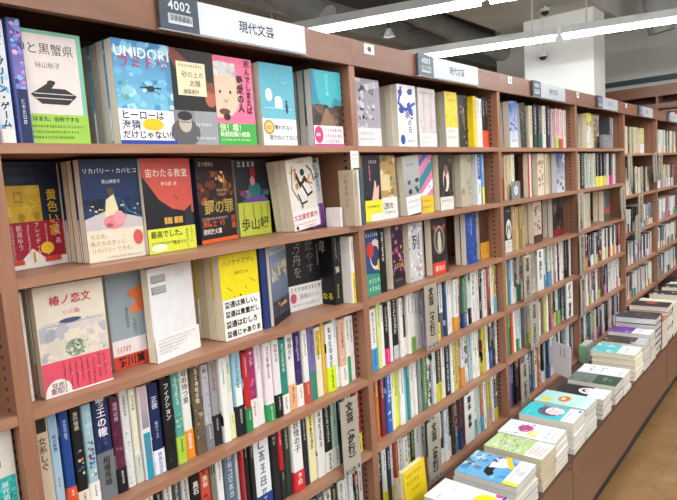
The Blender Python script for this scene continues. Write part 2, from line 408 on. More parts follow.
umi = [R(0, 0, 1, 1, '#8ad0e6', '#3f86bd'), ('n', 0, .3, 1, 1, ['#8fcbe6', '#6ab2da', '#b4dcee', '#4a92c8', '#7cc4dc'], 60, .11), ('h', 'UMIDORI', .02, .89, .235, '#e6f2f8', .02), ('n', 0, .3, .26, .62, ['#5aa8a8', '#8fc8cc', '#3a8aa8'], 18, .06),
       ('l', [(.42, .56), (.78, .56)], .02, '#1b2f46'), ('l', [(.45, .6), (.75, .5)], .012, '#1b2f46'), ('l', [(.5, .5), (.7, .62)], .012, '#1b2f46'), ('e', .6, .55, .07, .03, '#1b2f46'), ('h', 'ウミドリ', .05, .80, .225, '#d81e56', .0)]
copies('blue seabird cover with white and yellow band on the top shelf', '# copy behind the blue seabird cover, only its page edge showing', 4, X_(121, 143, Y1), Y1, S1+.001, .122, 0, h=.190, t=.024, cover='#5aa9d0', front=umi, group=FR, pages='#f0e7d0',
       spine=dict(c='#2e6ea8'), band=dict(c='#fbfbfa', h=.34, front=[('h', 'ヒーローは', .04, .84, .15, '#23284a', .02), ('h', '海猿', .04, .55, .16, '#23284a', .02), ('e', .58, .58, .19, .18, '#f4c21c'), ('h', 'だけじゃない!!', .04, .28, .135, '#23284a', .02), R(0, 0, 1, .12, '#2543a0')]))
suna = [R(0, 0, 1, 1, '#1e1a1c'), ('p', [(0, 1), (.2, 1), (1, .62), (1, .42), (.86, .48), (.2, .8)], '#7c3a30'), ('e', .9, .5, .12, .09, '#b4654a'), ('e', .93, .62, .08, .06, '#8a4335'), R(.22, .52, .82, .87, '#ece3bd'),
        ('x', .26, .83, 10, .05, '#6a4a32'), ('h', '砂の上の', .32, .74, .115, '#2e2418', .0), ('h', '太陽', .46, .65, .12, '#2e2418', .0), ('h', '遠藤周作', .32, .56, .085, '#4a3a28', .0)]
copies('black cover with cream title panel and grey portrait band, top shelf', '# copy behind the black cover with the portrait band', 2, X_(172, 143, Y1), Y1, S1+.001, .117, 0, h=.189, cover='#1e1a1c', front=suna, group=FR,
       band=dict(c='#83868a', h=.36, front=[R(.5, 0, 1, 1, '#9a9da2'), ('e', .3, .36, .3, .4, '#5e5c5e'), ('e', .3, .62, .13, .26, '#c3b7ac'), ('e', .3, .84, .15, .14, '#2c2c30'), ('l', [(.2, .66), (.4, .66)], .015, '#26262a'), ('x', .5, .6, 6, .06, '#f4f4f4'), ('x', .5, .2, 8, .055, '#f0f0f0')]))
pink = [R(0, 0, 1, 1, '#f0749a'), ('e', .16, .6, .48, .30, '#ecc6ae'), ('e', .2, .86, .36, .08, '#d6d4d2'), ('n', 0, .78, .55, .93, ['#e6e4e2', '#bdbbb9', '#cfcdcb'], 24, .08), ('e', .12, .6, .03, .02, '#5a4038'), ('e', .38, .6, .03, .02, '#5a4038'),
        ('l', [(.2, .52), (.26, .48), (.3, .52)], .02, '#a87c6a'), ('e', .2, .38, .14, .035, '#6b4434'), ('e', .25, .32, .09, .04, '#3a2620'), ('v', '死んでしまえば', .86, .985, .155, '#3c1522', .03), ('v', '最愛の人', .64, .80, .185, '#3c1522', .03)]
copies('bright pink cover with an old face and green band, top shelf', '# copy behind the bright pink cover', 2, X_(220, 143, Y1), Y1+.002, S1+.001, .108, 0, h=.188, cover='#e8668e', front=pink, group=FR,
       band=dict(c='#3fae49', h=.25, front=[('h', '快！痛！', .04, .8, .16, '#f4f8e0', .02), ('h', '新超短編小説集', .04, .5, .11, '#f6f8ea', .02), ('x', .04, .25, 14, .055, '#d8f0c8')]))
teal = [R(0, 0, 1, 1, '#7cc3cf', '#48a6c0'), ('e', .24, .62, .1, .08, '#dff1f2'), ('x', .19, .64, 3, .05, '#d86a8a'), ('r', .4, .46, .62, .56, '#d7eef0'), ('e', .5, .57, .1, .04, '#e9f5f5'), ('l', [(.1, .46), (.9, .46)], .01, '#d6eeee'), ('e', .74, .47, .04, .07, '#1d3c66'), ('e', .74, .55, .025, .02, '#20242c'),
        ('v', '努力', .5, .92, .14, '#5fb6c8', .02), ('x', .6, .78, 3, .05, '#eaf6f4')]
copies('turquoise cover with small white cafe drawing, gold seal on its band', '# copy behind the turquoise cafe cover', 1, X_(264.5, 143, Y1), Y1+.002, S1+.001, .112, 0, h=.188, cover='#62b5c8', front=teal, group=FR,
       band=dict(c='#f3f3ee', h=.33, front=[('e', .17, .68, .15, .27, '#b98d2c'), ('e', .17, .68, .11, .2, '#e2c878'), ('h', '105', .08, .68, .11, '#6c4c10', .0), ('h', '報われない', .33, .68, .11, '#2a5578', .01), ('h', '努力なんてない!', .16, .3, .115, '#2a5578', .01)]))
road = [R(0, .45, 1, 1, '#2f8f9c', '#2c7aa8'), ('p', [(.1, 1), (.2, .62), (.4, .5), (.62, .52), (.75, .66), (1, .6), (1, 1)], '#3bb0bd'), R(0, .25, 1, .52, '#4e3a30'), ('n', 0, .3, 1, .55, ['#5e463a', '#3a2c28', '#785a46', '#2f2624'], 26, .14), ('p', [(.42, .5), (.5, .5), (.8, .25), (.2, .25)], '#8a6a52'), ('v', '百合中毒', .52, .96, .12, '#7fe0e6', .01)]
copies('teal cover with a road and white band with pink 100 seal', '# copy behind the teal road cover, page edges only', 3, X_(314.5, 143, Y1), Y1, S1+.001, .118, 0, h=.190, t=.021, cover='#3f6f78', front=road, group=FR, pages='#e6e2d8',
       band=dict(c='#f6eef2', h=.27, front=[('e', .15, .55, .14, .42, '#cf3a7c'), ('h', '100', .05, .56, .1, '#fff', .02), ('x', .35, .78, 7, .08, '#b23a72'), ('x', .35, .5, 7, .08, '#b23a72'), ('x', .35, .24, 6, .08, '#b23a72'), R(0, 0, 1, .1, '#cf3a9c')]))
# --- second shelf
z = S2+.0008
yel = [R(0, 0, 1, 1, '#1b2740'), ('h', 'SISTERS IN', .14, .92, .09, '#33486e', .0), ('h', '& VENOM', .12, .84, .1, '#33486e', .0), R(0, .42, .66, .78, '#d7b02e'), ('n', 0, .44, .66, .78, ['#dcb738', '#cfa628', '#e4c24a'], 16, .14), R(.28, .62, .4, .72, '#a98a22'), R(.3, .64, .38, .7, '#d7b02e'),
       ('e', .14, .47, .06, .05, '#a98a22'), ('e', .36, .48, .05, .04, '#a98a22'), ('e', .58, .49, .05, .04, '#a98a22'), ('l', [(0, .6), (.66, .6)], .008, '#b9962a'), ('v', '黄色い家', .82, .74, .165, '#e3c23a', .01)]
copies('navy cover with yellow house panel and red prize band', '# copy', 1, .034, .118, z, .132, 9, h=.190, cover='#1b2740', front=yel, group=FR, spine=dict(c='#1b2740'),
       band=dict(c='#a51f33', h=.44, front=[R(0, 0, 1, .2, '#f3eeea'), ('p', [(.3, .2), (.46, .42), (.62, .2)], '#f3eeea'), ('v', '凱良ゆう', .3, .94, .085, '#f2dfe0', .0), ('v', 'ブレイディみかこ', .55, .98, .075, '#f2dfe0', .0), ('v', '王谷 晶', .85, .94, .085, '#f2dfe0', .0), ('y', .12, .94, 14, .045, '#e9c4c8'), ('y', .2, .94, 12, .045, '#e9c4c8'),
             ('y', .42, .94, 10, .045, '#e9c4c8'), ('y', .68, .94, 10, .045, '#e9c4c8'), ('y', .95, .94, 12, .045, '#e9c4c8'), ('h', '1', .42, .24, .2, '#dca92c', .03), ('e', .67, .4, .1, .13, '#efc132'), R(.05, .1, .32, .2, '#d24a34'), R(.62, .1, .86, .2, '#d24a34')]))
rika = [R(0, 0, 1, 1, '#20406f', '#16264c'), ('n', .0, .4, 1, .62, ['#16233f', '#1b2e52', '#0e1a30', '#24406a'], 30, .13), ('n', 0, .44, 1, .55, ['#e4c47a', '#f0d88e', '#18263f'], 22, .03), ('p', [(0, .42), (.4, .5), (1, .4), (1, .2), (0, .2)], '#c9c3c6'), R(0, 0, 1, .34, '#c9c3c6'),
        ('p', [(.38, .6), (.52, .66), (.58, .5), (.5, .42), (.34, .44)], '#e6dcb2'), ('e', .47, .68, .06, .04, '#5a4834'), ('e', .48, .38, .18, .07, '#e08a92'), ('e', .58, .42, .1, .07, '#e9a0a6'), ('e', .4, .35, .06, .02, '#b4545e'), ('l', [(.66, .58), (.75, .48), (.95, .42)], .02, '#3a7a98'), ('l', [(.68, .58), (.7, .42)], .012, '#3a7a98'),
        ('h', 'リカバリー・カバヒコ', .03, .885, .094, '#f2f2ee', .0), ('h', '青山美智子', .33, .78, .066, '#e6e6e8', .0)]
copies('night playground cover with pink hippo and cream band, second shelf', '# copy behind the night playground cover, page edge showing', 4, .160, .055, z, .116, 0, h=.188, t=.021, cover='#1b2f58', front=rika, group=FR, pages='#f0e7d0',
       band=dict(c='#e6dcc6', h=.31, front=[('h', '大丈夫。', .05, .8, .085, '#b48a3c', .0), ('h', '私たちはきっと、', .05, .58, .085, '#b48a3c', .0), ('h', 'リカバリーできる。', .05, .36, .085, '#b48a3c', .0), ('e', .88, .66, .09, .25, '#d2575a'), ('x', .3, .12, 18, .035, '#8a7a60')]))
sora = [R(0, 0, 1, 1, '#191a20'), ('p', [(0, 1), (1, 1), (1, .4), (.55, .46), (.3, .56), (0, .82)], '#cc5448'), ('h', '宙わたる教室', .06, .845, .145, '#f2ddd6', .01), ('h', '伊与原 新', .35, .73, .075, '#f2ddd6', .0), ('l', [(.6, .6), (.68, .56)], .02, '#7c2e2a'),
        R(.36, .3, .52, .37, '#d2a04a'), R(.56, .3, .74, .37, '#d2a04a'), ('p', [(.78, .42), (.95, .5), (.95, .2), (.8, .2)], '#232a30'), ('l', [(.42, .3), (.42, .37)], .01, '#191a20'), ('l', [(.65, .3), (.65, .37)], .01, '#191a20')]
copies('coral red and black cover with yellow-green band on the second shelf', '# copy behind the coral and black cover', 2, .279, .048, z, .124, 6, h=.188, cover='#191a20', front=sora, group=FR, spine=dict(c='#d9c9a0'),
       band=dict(c='#d9e045', h=.26, front=[('h', '最高でした。', .05, .76, .12, '#2a2c12', .02), ('v', '涙が出ました', .8, .9, .055, '#2a2c12', .0), ('v', 'すばらしい', .9, .95, .055, '#2a2c12', .0), ('x', .05, .4, 10, .05, '#454a14'), ('e', .2, .22, .16, .16, '#f6f8cc'), ('h', '「感想です。」', .42, .35, .07, '#2a2c12', .0)]))
tsumi = [R(0, 0, 1, 1, '#2a1a1e', '#2b1d28'), ('n', 0, .45, 1, .85, ['#5c2c1e', '#7c3c1e', '#2a161c', '#a3602a', '#34202a', '#47212a'], 60, .12), ('n', .5, .7, .75, .85, ['#f2c262', '#e89a3a', '#ffe0a0'], 10, .06), ('v', '五十嵐貴大', .1, .5, .001, '#fff', .0), ('h', '五十嵐律人', .06, .93, .085, '#e8d8d4', .0),
         ('h', '鋼の罪', .14, .42, .27, '#c9b05a', .01), ('x', .5, .62, 6, .05, '#e6d090'), ('x', .5, .57, 5, .05, '#e6d090')]
copies('dark burning cover with gold title and black-orange band, second shelf', '# copy behind the dark burning cover', 2, .436, .088, z, .132, 13, h=.190, t=.026, cover='#23202e', front=tsumi, group=FR, pages='#28305c', spine=dict(c='#1b2250'),
       band=dict(c='#1c191b', h=.34, front=[('h', '消防士 VS', .05, .68, .13, '#e26a36', .01), ('h', '連続放火魔', .05, .4, .1, '#f0e6e0', .01), ('x', .04, .85, 16, .045, '#d8d0cc'), R(0, 0, 1, .14, '#e0622c'), ('v', '問題', .9, .9, .12, '#e26a36', .01)]))
ho = [R(0, 0, 1, 1, '#181e26', '#1f2632'), ('n', .1, .36, 1, .6, ['#7a3a78', '#3a8a78', '#5a2a6a', '#c05a90', '#204a5a'], 40, .14), ('e', .55, .6, .2, .1, '#2d7a76'), ('e', .5, .72, .08, .06, '#d890a0'), ('r', .44, .78, .6, .9, '#a02e38'), ('x', .05, .94, 4, .14, '#d9dede'), ('e', .62, .46, .3, .07, '#6b4ca0')]
copies('dark cover with purple hills and yellow-green band with large kanji', '# copy', 1, .582, .128, z, .112, 3, h=.188, cover='#181e26', front=ho, group=FR,
       band=dict(c='#c3cc4c', h=.44, front=[('h', '歩山録', .05, .34, .29, '#1d2014', .02), ('y', .15, .95, 6, .06, '#3a4014'), ('y', .45, .95, 5, .06, '#3a4014'), ('y', .7, .95, 6, .06, '#3a4014'), ('y', .9, .95, 6, .06, '#3a4014')]))
tora = [R(0, 0, 1, 1, '#ece8e2'), ('l', [(.2, .9), (.12, .6), (.3, .42)], .03, '#23201e'), ('l', [(.3, .8), (.45, .6), (.62, .72), (.8, .55)], .09, '#23201e'), ('e', .62, .55, .2, .1, '#f3efe9'), ('l', [(.5, .62), (.66, .46), (.84, .5)], .06, '#2a2624'), ('l', [(.1, .82), (.32, .86), (.25, .7)], .045, '#d98b36'), ('l', [(.82, .75), (.7, .66), (.88, .62)], .05, '#d98b36'),
        ('l', [(.3, .5), (.4, .36), (.6, .38)], .05, '#23201e'), ('e', .3, .62, .06, .05, '#d98b36'), ('e', .55, .8, .08, .05, '#2a2624'), ('l', [(.75, .88), (.9, .8), (.95, .66)], .04, '#3a3634'), ('e', .45, .66, .03, .015, '#101010'), ('x', .4, .95, 5, .05, '#4a4644'), ('v', '妻', .4, .35, .1, '#333', .0)]
copies('white cover with black and orange ink beast, red lettering on band', '# copy behind the ink beast cover, page edge showing', 3, .708, .064, z, .102, 1, tilt=-6, h=.180, t=.020, cover='#ece8e2', front=tora, group=FR, pages='#f0e7d0',
       band=dict(c='#f7f2f2', h=.27, front=[('h', '文藝賞受賞作', .02, .66, .15, '#c22334', .02), ('x', .04, .3, 16, .05, '#a83a44'), ('e', .1, .14, .05, .1, '#333'), ('x', .4, .12, 8, .05, '#c22334')]))
sp = dict(c='#dfe2e4', a=[('n', 0, .7, .9, 1, ['#4f8a84', '#79a8a0', '#cfd8d4'], 14, .4), ('y', .72, .86, 6, .3, '#5a7cae'), R(0, 0, 1, .34, '#8a4fa8'), ('y', .6, .3, 4, .3, '#d9c2e6')])
book(place(.8185, .100, z, -14, tilt=-3), 'pale book with green blotch and purple foot, right end of second shelf', t=.042, h=.186, d=.115, cover='#d9dcd9', spine=sp, seed=9, front=[('n', .3, .6, 1, 1, ['#4f8a84', '#79a8a0', '#b8ccc6'], 20, .12), R(0, 0, 1, .3, '#8a4fa8')])
# books standing out over the shelf edge in front of the first upright
def proud(x, t, h, y, cover, sp, label, front=None): book(place(x, y, S2+.0008, 0), label, t=t, h=h, d=.05, cover=cover, spine=sp, front=front, seed=21)
proud(.8335, .010, .052, .015, '#e9e7e4', dict(c='#e9e7e4', a=[('y', .5, .6, 4, .6, '#555')]), 'thin white spine standing at the shelf edge before the first upright')
proud(.8505, .017, .148, -.022, '#b7a992', dict(c='#b7a992', a=[('v', 'いわらないらな', .5, .94, .8, '#3a342e', .0)]), 'beige spine with dark lettering jutting over the second shelf edge', [('v', 'いわらないら', .5, .94, .3, '#3a342e', .0)])
proud(.8690, .007, .148, -.022, '#ddd8cc', dict(c='#ddd8cc'), 'thin cream spine between the beige spine and the slate cover')
proud(.8772, .014, .152, -.024, '#3d5259', dict(c='#42585f'), 'slate green book standing proud in front of the first upright')
# --- third shelf
z = S3+.0008
book(place(.0165, .045, z), 'white spine with grey marks, left end of third shelf', t=.018, h=.186, d=.13, cover='#e9e6e0', spine=dict(c='#e9e6e0', a=[('n', .5, 0, 1, 1, ['#b9b5ac', '#8e8a84'], 12, .12), ('y', .5, .9, 12, .4, '#a89f94')]), seed=2)
tsub = [R(0, 0, 1, 1, '#e2dac8'), ('n', .02, .32, .98, .66, ['#b9b7c0', '#cfcbcc', '#a7a8b8', '#d6d0c8'], 60, .12), ('n', .1, .26, .9, .5, ['#e2dac8', '#d8d0c0'], 30, .13), ('l', [(.08, .63), (.95, .64)], .01, '#9a9aac'), ('e', .47, .66, .16, .022, '#4a5672'), ('e', .5, .4, .15, .08, '#8fa08a'), ('n', .36, .33, .64, .47, ['#54705a', '#d6dccc', '#7a8c74', '#e9e4d4'], 40, .03),
        ('h', '椿ノ恋文', .2, .855, .15, '#c12f4c', .01), ('h', '小川糸', .37, .74, .085, '#c8566c', .0)]
copies('cream cover of a misty sea, red title and coral pink band', '# copy behind the misty sea cover', 2, .046, .034, z, .120, -2, h=.190, cover='#3a302c', front=tsub, group=FR, spine=dict(c='#d9d0bd'),
       band=dict(c='#e0566c', h=.31, front=[('e', .2, .06, .19, .42, '#f4ece8'), ('h', '発売', .1, .3, .09, '#6a3a3a', .01), ('h', '重版!', .08, .14, .09, '#6a3a3a', .01)] + [('y', .3+.085*i, .95-.04*(i % 3), 11-i % 4, .042, '#7a2434') for i in range(8)] + [('n', .3, .3, 1, .95, ['#f3b8c0', '#f0a8b2'], 20, .012), R(0, 0, 1, .05, '#f4ece8')]))
shib = [R(0, 0, 1, 1, '#a9b8bd', '#8fa0a8'), ('n', .35, .5, 1, .8, ['#e0734a', '#d9683e', '#ea8a5c'], 8, .12), ('p', [(.4, .8), (.62, .82), (.7, .62), (.9, .5), (.96, .36), (.8, .36), (.75, .5), (.5, .6)], '#e07848'), ('e', .95, .7, .12, .1, '#dd6f44'), ('v', '東京都同情塔', .3, .62, .055, '#3c4a52', .0), ('v', '九段理江', .42, .5, .07, '#3c4a52', .0)]
copies('grey-blue cover with orange figure and red-lettered prize band', '# copy behind the grey-blue cover with orange figure', 3, .192, .068, z, .122, 0, h=.190, t=.020, cover='#9aaab0', front=shib, group=FR, pages='#f0e7d0',
       band=dict(c='#f2ecea', h=.30, front=[R(0, 0, 1, .46, '#cf4a34'), ('h', '芥川賞', .06, .24, .16, '#1c1212', .03), ('x', .06, .72, 5, .05, '#c0404a'), ('x', .06, .62, 5, .05, '#c0404a'), ('y', .6, .95, 5, .05, '#4a4a55')]))
copies('plain white back cover with two barcodes, third shelf', '# copy', 1, .262, .036, z, .124, 11, h=.188, cover='#eceef0', group=FR, spine=dict(c='#d84a3a'), t=.018,
       front=[R(.05, .84, .36, .92, '#5a5d62'), R(.05, .72, .36, .80, '#5a5d62')] + [R(.06+.02*i, .85, .07+.02*i, .92, '#e6e6e6') for i in range(14)] + [R(.06+.02*i, .73, .07+.02*i, .80, '#e6e6e6') for i in range(14)] + [('x', .55, .93-.03*i, 9, .025, '#a4a8ae') for i in range(3)] +
       [R(0, 0, 1, .27, '#f4f3f1')] + [('x', .06, .23-.035*i, 24-i*3, .035, '#8a8d92') for i in range(5)])
book(place(.386, .095, z), 'white and grey picture spine beside the plain white back cover', t=.020, h=.186, d=.13, cover='#cfd2d0', spine=dict(c='#dfe0dc', a=[('n', 0, 0, 1, 1, ['#aab0aa', '#8a9088', '#c9ccc6'], 24, .3)]), seed=5)
haj = [R(0, 0, 1, 1, '#f0de1c'), ('h', 'ハジケテマザレ', .06, .9, .125, '#3a3608', .0), ('h', '金原ひとみ', .36, .77, .075, '#3a3608', .0), ('l', [(.15, .62), (.28, .56)], .01, '#5a5410'), ('l', [(.62, .6), (.66, .55)], .012, '#5a5410'), ('l', [(.3, .5), (.36, .47)], .012, '#5a5410'), ('l', [(.75, .68), (.9, .62)], .008, '#5a5410'), ('e', .48, .5, .03, .01, '#4a4408')]
copies('bright yellow cover with white band of bold black sentences, third shelf', '# copy behind the bright yellow cover, yellow and page edges', 4, .436, .036, z, .114, 2, h=.190, t=.024, cover='#f0de1c', front=haj, group=FR, pages='#f0e7d0',
       band=dict(c='#f4f4f0', h=.48, front=[('h', '普通は美しい。', .04, .86, .135, '#111', .03), ('h', '普通は貴重だし', .04, .63, .13, '#111', .03), ('h', '普通はむしろ', .04, .38, .14, '#111', .03), ('h', '普通じゃありま', .04, .14, .13, '#111', .03)]))
book(place(.557, .038, z), 'thick plain navy spine between yellow and sky covers, third shelf', t=.022, h=.190, d=.09, cover='#1c2c5c', spine=dict(c='#20356e'), seed=6)
sky = [R(0, 0, 1, 1, '#2c3c58', '#8fa4bd'), R(0, .9, 1, 1, '#c6ccd2'), ('n', .05, .55, .95, .78, ['#9ea6b4', '#d9c9a8', '#6c7c94', '#b8b4b0'], 26, .16), ('n', .4, .6, .8, .72, ['#efdba8', '#e0c488'], 8, .09), ('n', 0, .12, 1, .3, ['#1c2430', '#28303c', '#38404a'], 30, .15), ('n', .2, .2, .8, .26, ['#c88a50', '#e0a868'], 8, .08), R(0, 0, 1, .1, '#0f1622'), ('x', .1, .94, 12, .06, '#52607a')]
copies('evening sky photo cover turned towards the aisle, third shelf', '# copy', 1, .584, .034, z, .125, 27, h=.190, cover='#22345c', front=sky, group=FR, spine=dict(c='#22345c'))
kuro = [R(0, 0, 1, 1, '#1d1c1e'), ('v', '方舟を', .3, .97, .27, '#8f9092', .0), ('v', '燃やす', .68, .97, .25, '#77787a', .0), ('n', 0, .3, 1, 1, ['#1d1c1e', '#262527'], 26, .06), ('y', .92, .9, 8, .06, '#a8a8aa')]
copies('black cover with huge pale lettering and white band, third shelf', '# copy behind the black cover with huge lettering', 2, .712, .108, z, .122, -4, h=.188, cover='#1d1c1e', front=kuro, group=FR,
       band=dict(c='#e9e6e4', h=.36, front=[('x', .05, .82, 9, .1, '#5a5658'), ('h', '感情のシャ', .3, .5, .12, '#6a5a60', .0), ('e', .12, .5, .09, .2, '#c25a6a'), ('x', .05, .2, 14, .06, '#8a8486')]))
book(place(.833, .050, z), 'black book with grey and yellow lettering, right of the huge lettering', t=.034, h=.190, d=.125, cover='#17181a', seed=8, spine=dict(c='#1b1c1e', a=[('y', .3, .96, 5, .4, '#b8b4a8'), ('y', .72, .9, 8, .26, '#8a8c8e'), ('h', '算', .05, .5, .7, '#d8c8b0', .01), ('y', .3, .3, 4, .36, '#d8d23a')]),
     front=[('h', '算', .5, .84, .3, '#c9c4b8', .0), ('h', '不法解', .3, .35, .12, '#a8a8a4', .0), ('h', 'なくなる', .3, .12, .16, '#d8d23a', .02)])
book(place(.8685, .018, z), 'white and yellow spine against the first upright, third shelf', t=.016, h=.183, d=.125, cover='#f0f0ea', seed=9, spine=dict(c='#f2f1ec', a=[R(0, 0, 1, .46, '#f0d818'), ('y', .5, .93, 8, .62, '#33322e'), ('y', .5, .36, 5, .55, '#6a5a10')]))

# ------------------------------------------------------------------ spine-out rows
POOL = (['#f0efec']*13 + ['#e6e3dc']*4 + ['#f4f2ea']*3 + ['#dfe3e6']*2 + ['#17181c']*4 + ['#2b2c31']*2 + ['#1f3a6e', '#26508a', '#b3262e', '#c8433a', '#2f7f86', '#3d8a55', '#dcd23c', '#e9c63c', '#8a4a5e', '#d8a6b0',
        '#6a5f8a', '#7a6a55', '#4a3a30', '#9fc3d8', '#bfe0c8', '#c9b48c', '#8d9296', '#5f6a70', '#cfe6ee', '#1e4d45', '#d9754a'])
BANDS = [None]*15 + ['#f4f2ee']*6 + ['#e8dc28', '#d23a34', '#2f9a5a', '#e96a9a', '#f0a030', '#3fa0d0', '#17181a', '#c9e04a', '#e04a86', '#6ac0c8', '#2a4c9a']
INK = {'white': ['#23262c', '#23262c', '#2c4a7a', '#8a2c34', '#3a5c40'], 'dark': ['#eceae4', '#eceae4', '#e0cf8a', '#bcd4e6']}
def lum(h): c = col(h); return .2*c[0]+.7*c[1]+.1*c[2]
def mute(h, k=.72):
    s = h.lstrip('#'); r, g, b = (int(s[i:i+2], 16) for i in (0, 2, 4)); m = (r+g+b)/3
    return '#%02x%02x%02x' % tuple(int(max(0, min(255, (m+(q-m)*k)*.96))) for q in (r, g, b))
POOL = [mute(q) for q in POOL]; BANDS = [mute(q, .8) if q else None for q in BANDS]
def rand_spec(rng, t, pool=POOL, bands=BANDS):
    c = rng.choice(pool); b = rng.choice(bands); ink = rng.choice(INK['white' if lum(c) > .3 else 'dark'])
    a = []
    r = rng.random()
    if r < .2: a.append(('n', 0, .5 if rng.random() < .5 else 0, 1, 1, [rng.choice(POOL) for _ in range(3)], 12, .55))
    elif r < .3: a.append(R(0, 0, 1, rng.uniform(.2, .5), rng.choice(POOL)))
    elif r < .36: a.append(R(0, rng.uniform(.8, .93), 1, 1, rng.choice(POOL)))
    n = rng.randint(4, 9); sz = rng.uniform(.6, .88)
    a.append(('y', .5, .96, n, sz, ink))
    used = .04+n*sz*t*.85/.188
    m = rng.randint(2, 5); s2 = rng.uniform(.42, .56)
    v = max(.9-used, .12+m*s2*t/.188) if not b else .62
    if .96-used-m*s2*t/.188 > (.42 if b else .06): a.append(('y', .5, (.44 if b else .1)+m*s2*t/.188, m, s2, ink))
    bd = None
    if b:
        bi = '#26292e' if lum(b) > .3 else '#f2f0ea'
        bd = dict(c=b, h=rng.uniform(.26, .4), spine=[('y', .5, .9, rng.randint(3, 6), rng.uniform(.35, .55), bi)])
    return c, a, bd
def desc(c, bd):
    d = cname(c); return d+' spine' + (f' with {cname(bd["c"])} band' if bd and cname(bd['c']) != cname(c) else '')
SHN = {0: 'top', 1: 'second', 2: 'third', 3: 'fourth', 4: 'fifth', 5: 'sixth'}
def row(bay, sh, z, xa, xb, seed, specs=None, h=.188, hv=.006, tmean=.0215, y0=.028, stuff=False, d=.128, pool=POOL, bands=BANDS, skip=(), grp=True, maxn=99, lean=0):
    rng = random.Random(seed); x = xa; i = 0
    while i < maxn:
        sp = specs[i] if specs and i < len(specs) else None
        t = (sp.get('t') if sp else None) or max(.013, min(.036, rng.gauss(tmean, .0045)))
        if x+t+.0016 > xb: break
        i += 1
        c, a, bd = rand_spec(rng, t, pool, bands)
        if sp: c = sp['c']; a = sp.get('a', [('y', .5, .95, 6, .6, '#222' if lum(c) > .3 else '#eee')]); bd = sp.get('b')
        hh = min((sp or {}).get('h') or h+rng.uniform(-hv, hv), {4: .1905, 3: .199}.get(sh, .2) if bay < 4 else .2); yy = y0+rng.uniform(-.004, .006)
        if not any(p < x+t/2 < q for p, q in skip):
            label = f'{desc(c, bd)}, {ORD[i]} from left on {SHN[sh]} shelf of {BAY[bay]}'
            fr = [('n', 0, .2, 1, 1, [c, rng.choice(POOL), rng.choice(POOL)], 7, .25)] if not stuff else None
            book(place(x, yy, z+.0006, 0, tilt=lean), label, f'spine-out books on the {SHN[sh]} shelf of {BAY[bay]}', as_stuff=stuff, t=t, h=hh, d=d, cover=c, spine=dict(c=c, a=a), band=bd, front=fr, seed=seed*100+i)
        x += t+.0024
    return x
def S(c, title=None, ink=None, t=.022, b=None, bh=.3, bink=None, bt=None, extra=(), h=None, sz=.7, top=.95, au=None, bold=.02, bsp=None):
    ink = ink or ('#1e2024' if lum(c) > .3 else '#f0efea')
    a = list(extra)
    if title: a.append(('v', title, .5, top, sz, ink, bold))
    else: a.append(('y', .5, top, 6, sz, ink))
    if au: a.append(('v', au[0], .5, au[1], .42, au[2] if len(au) > 2 else ink, .0))
    bd = None
    if b:
        bi = bink or ('#222' if lum(b) > .3 else '#eee')
        bd = dict(c=b, h=bh, spine=bsp or ([('v', bt, .5, .9, .55, bi)] if bt else [('y', .5, .9, 4, .5, bi)]))
    return dict(c=c, a=a, t=t, b=bd, h=h)
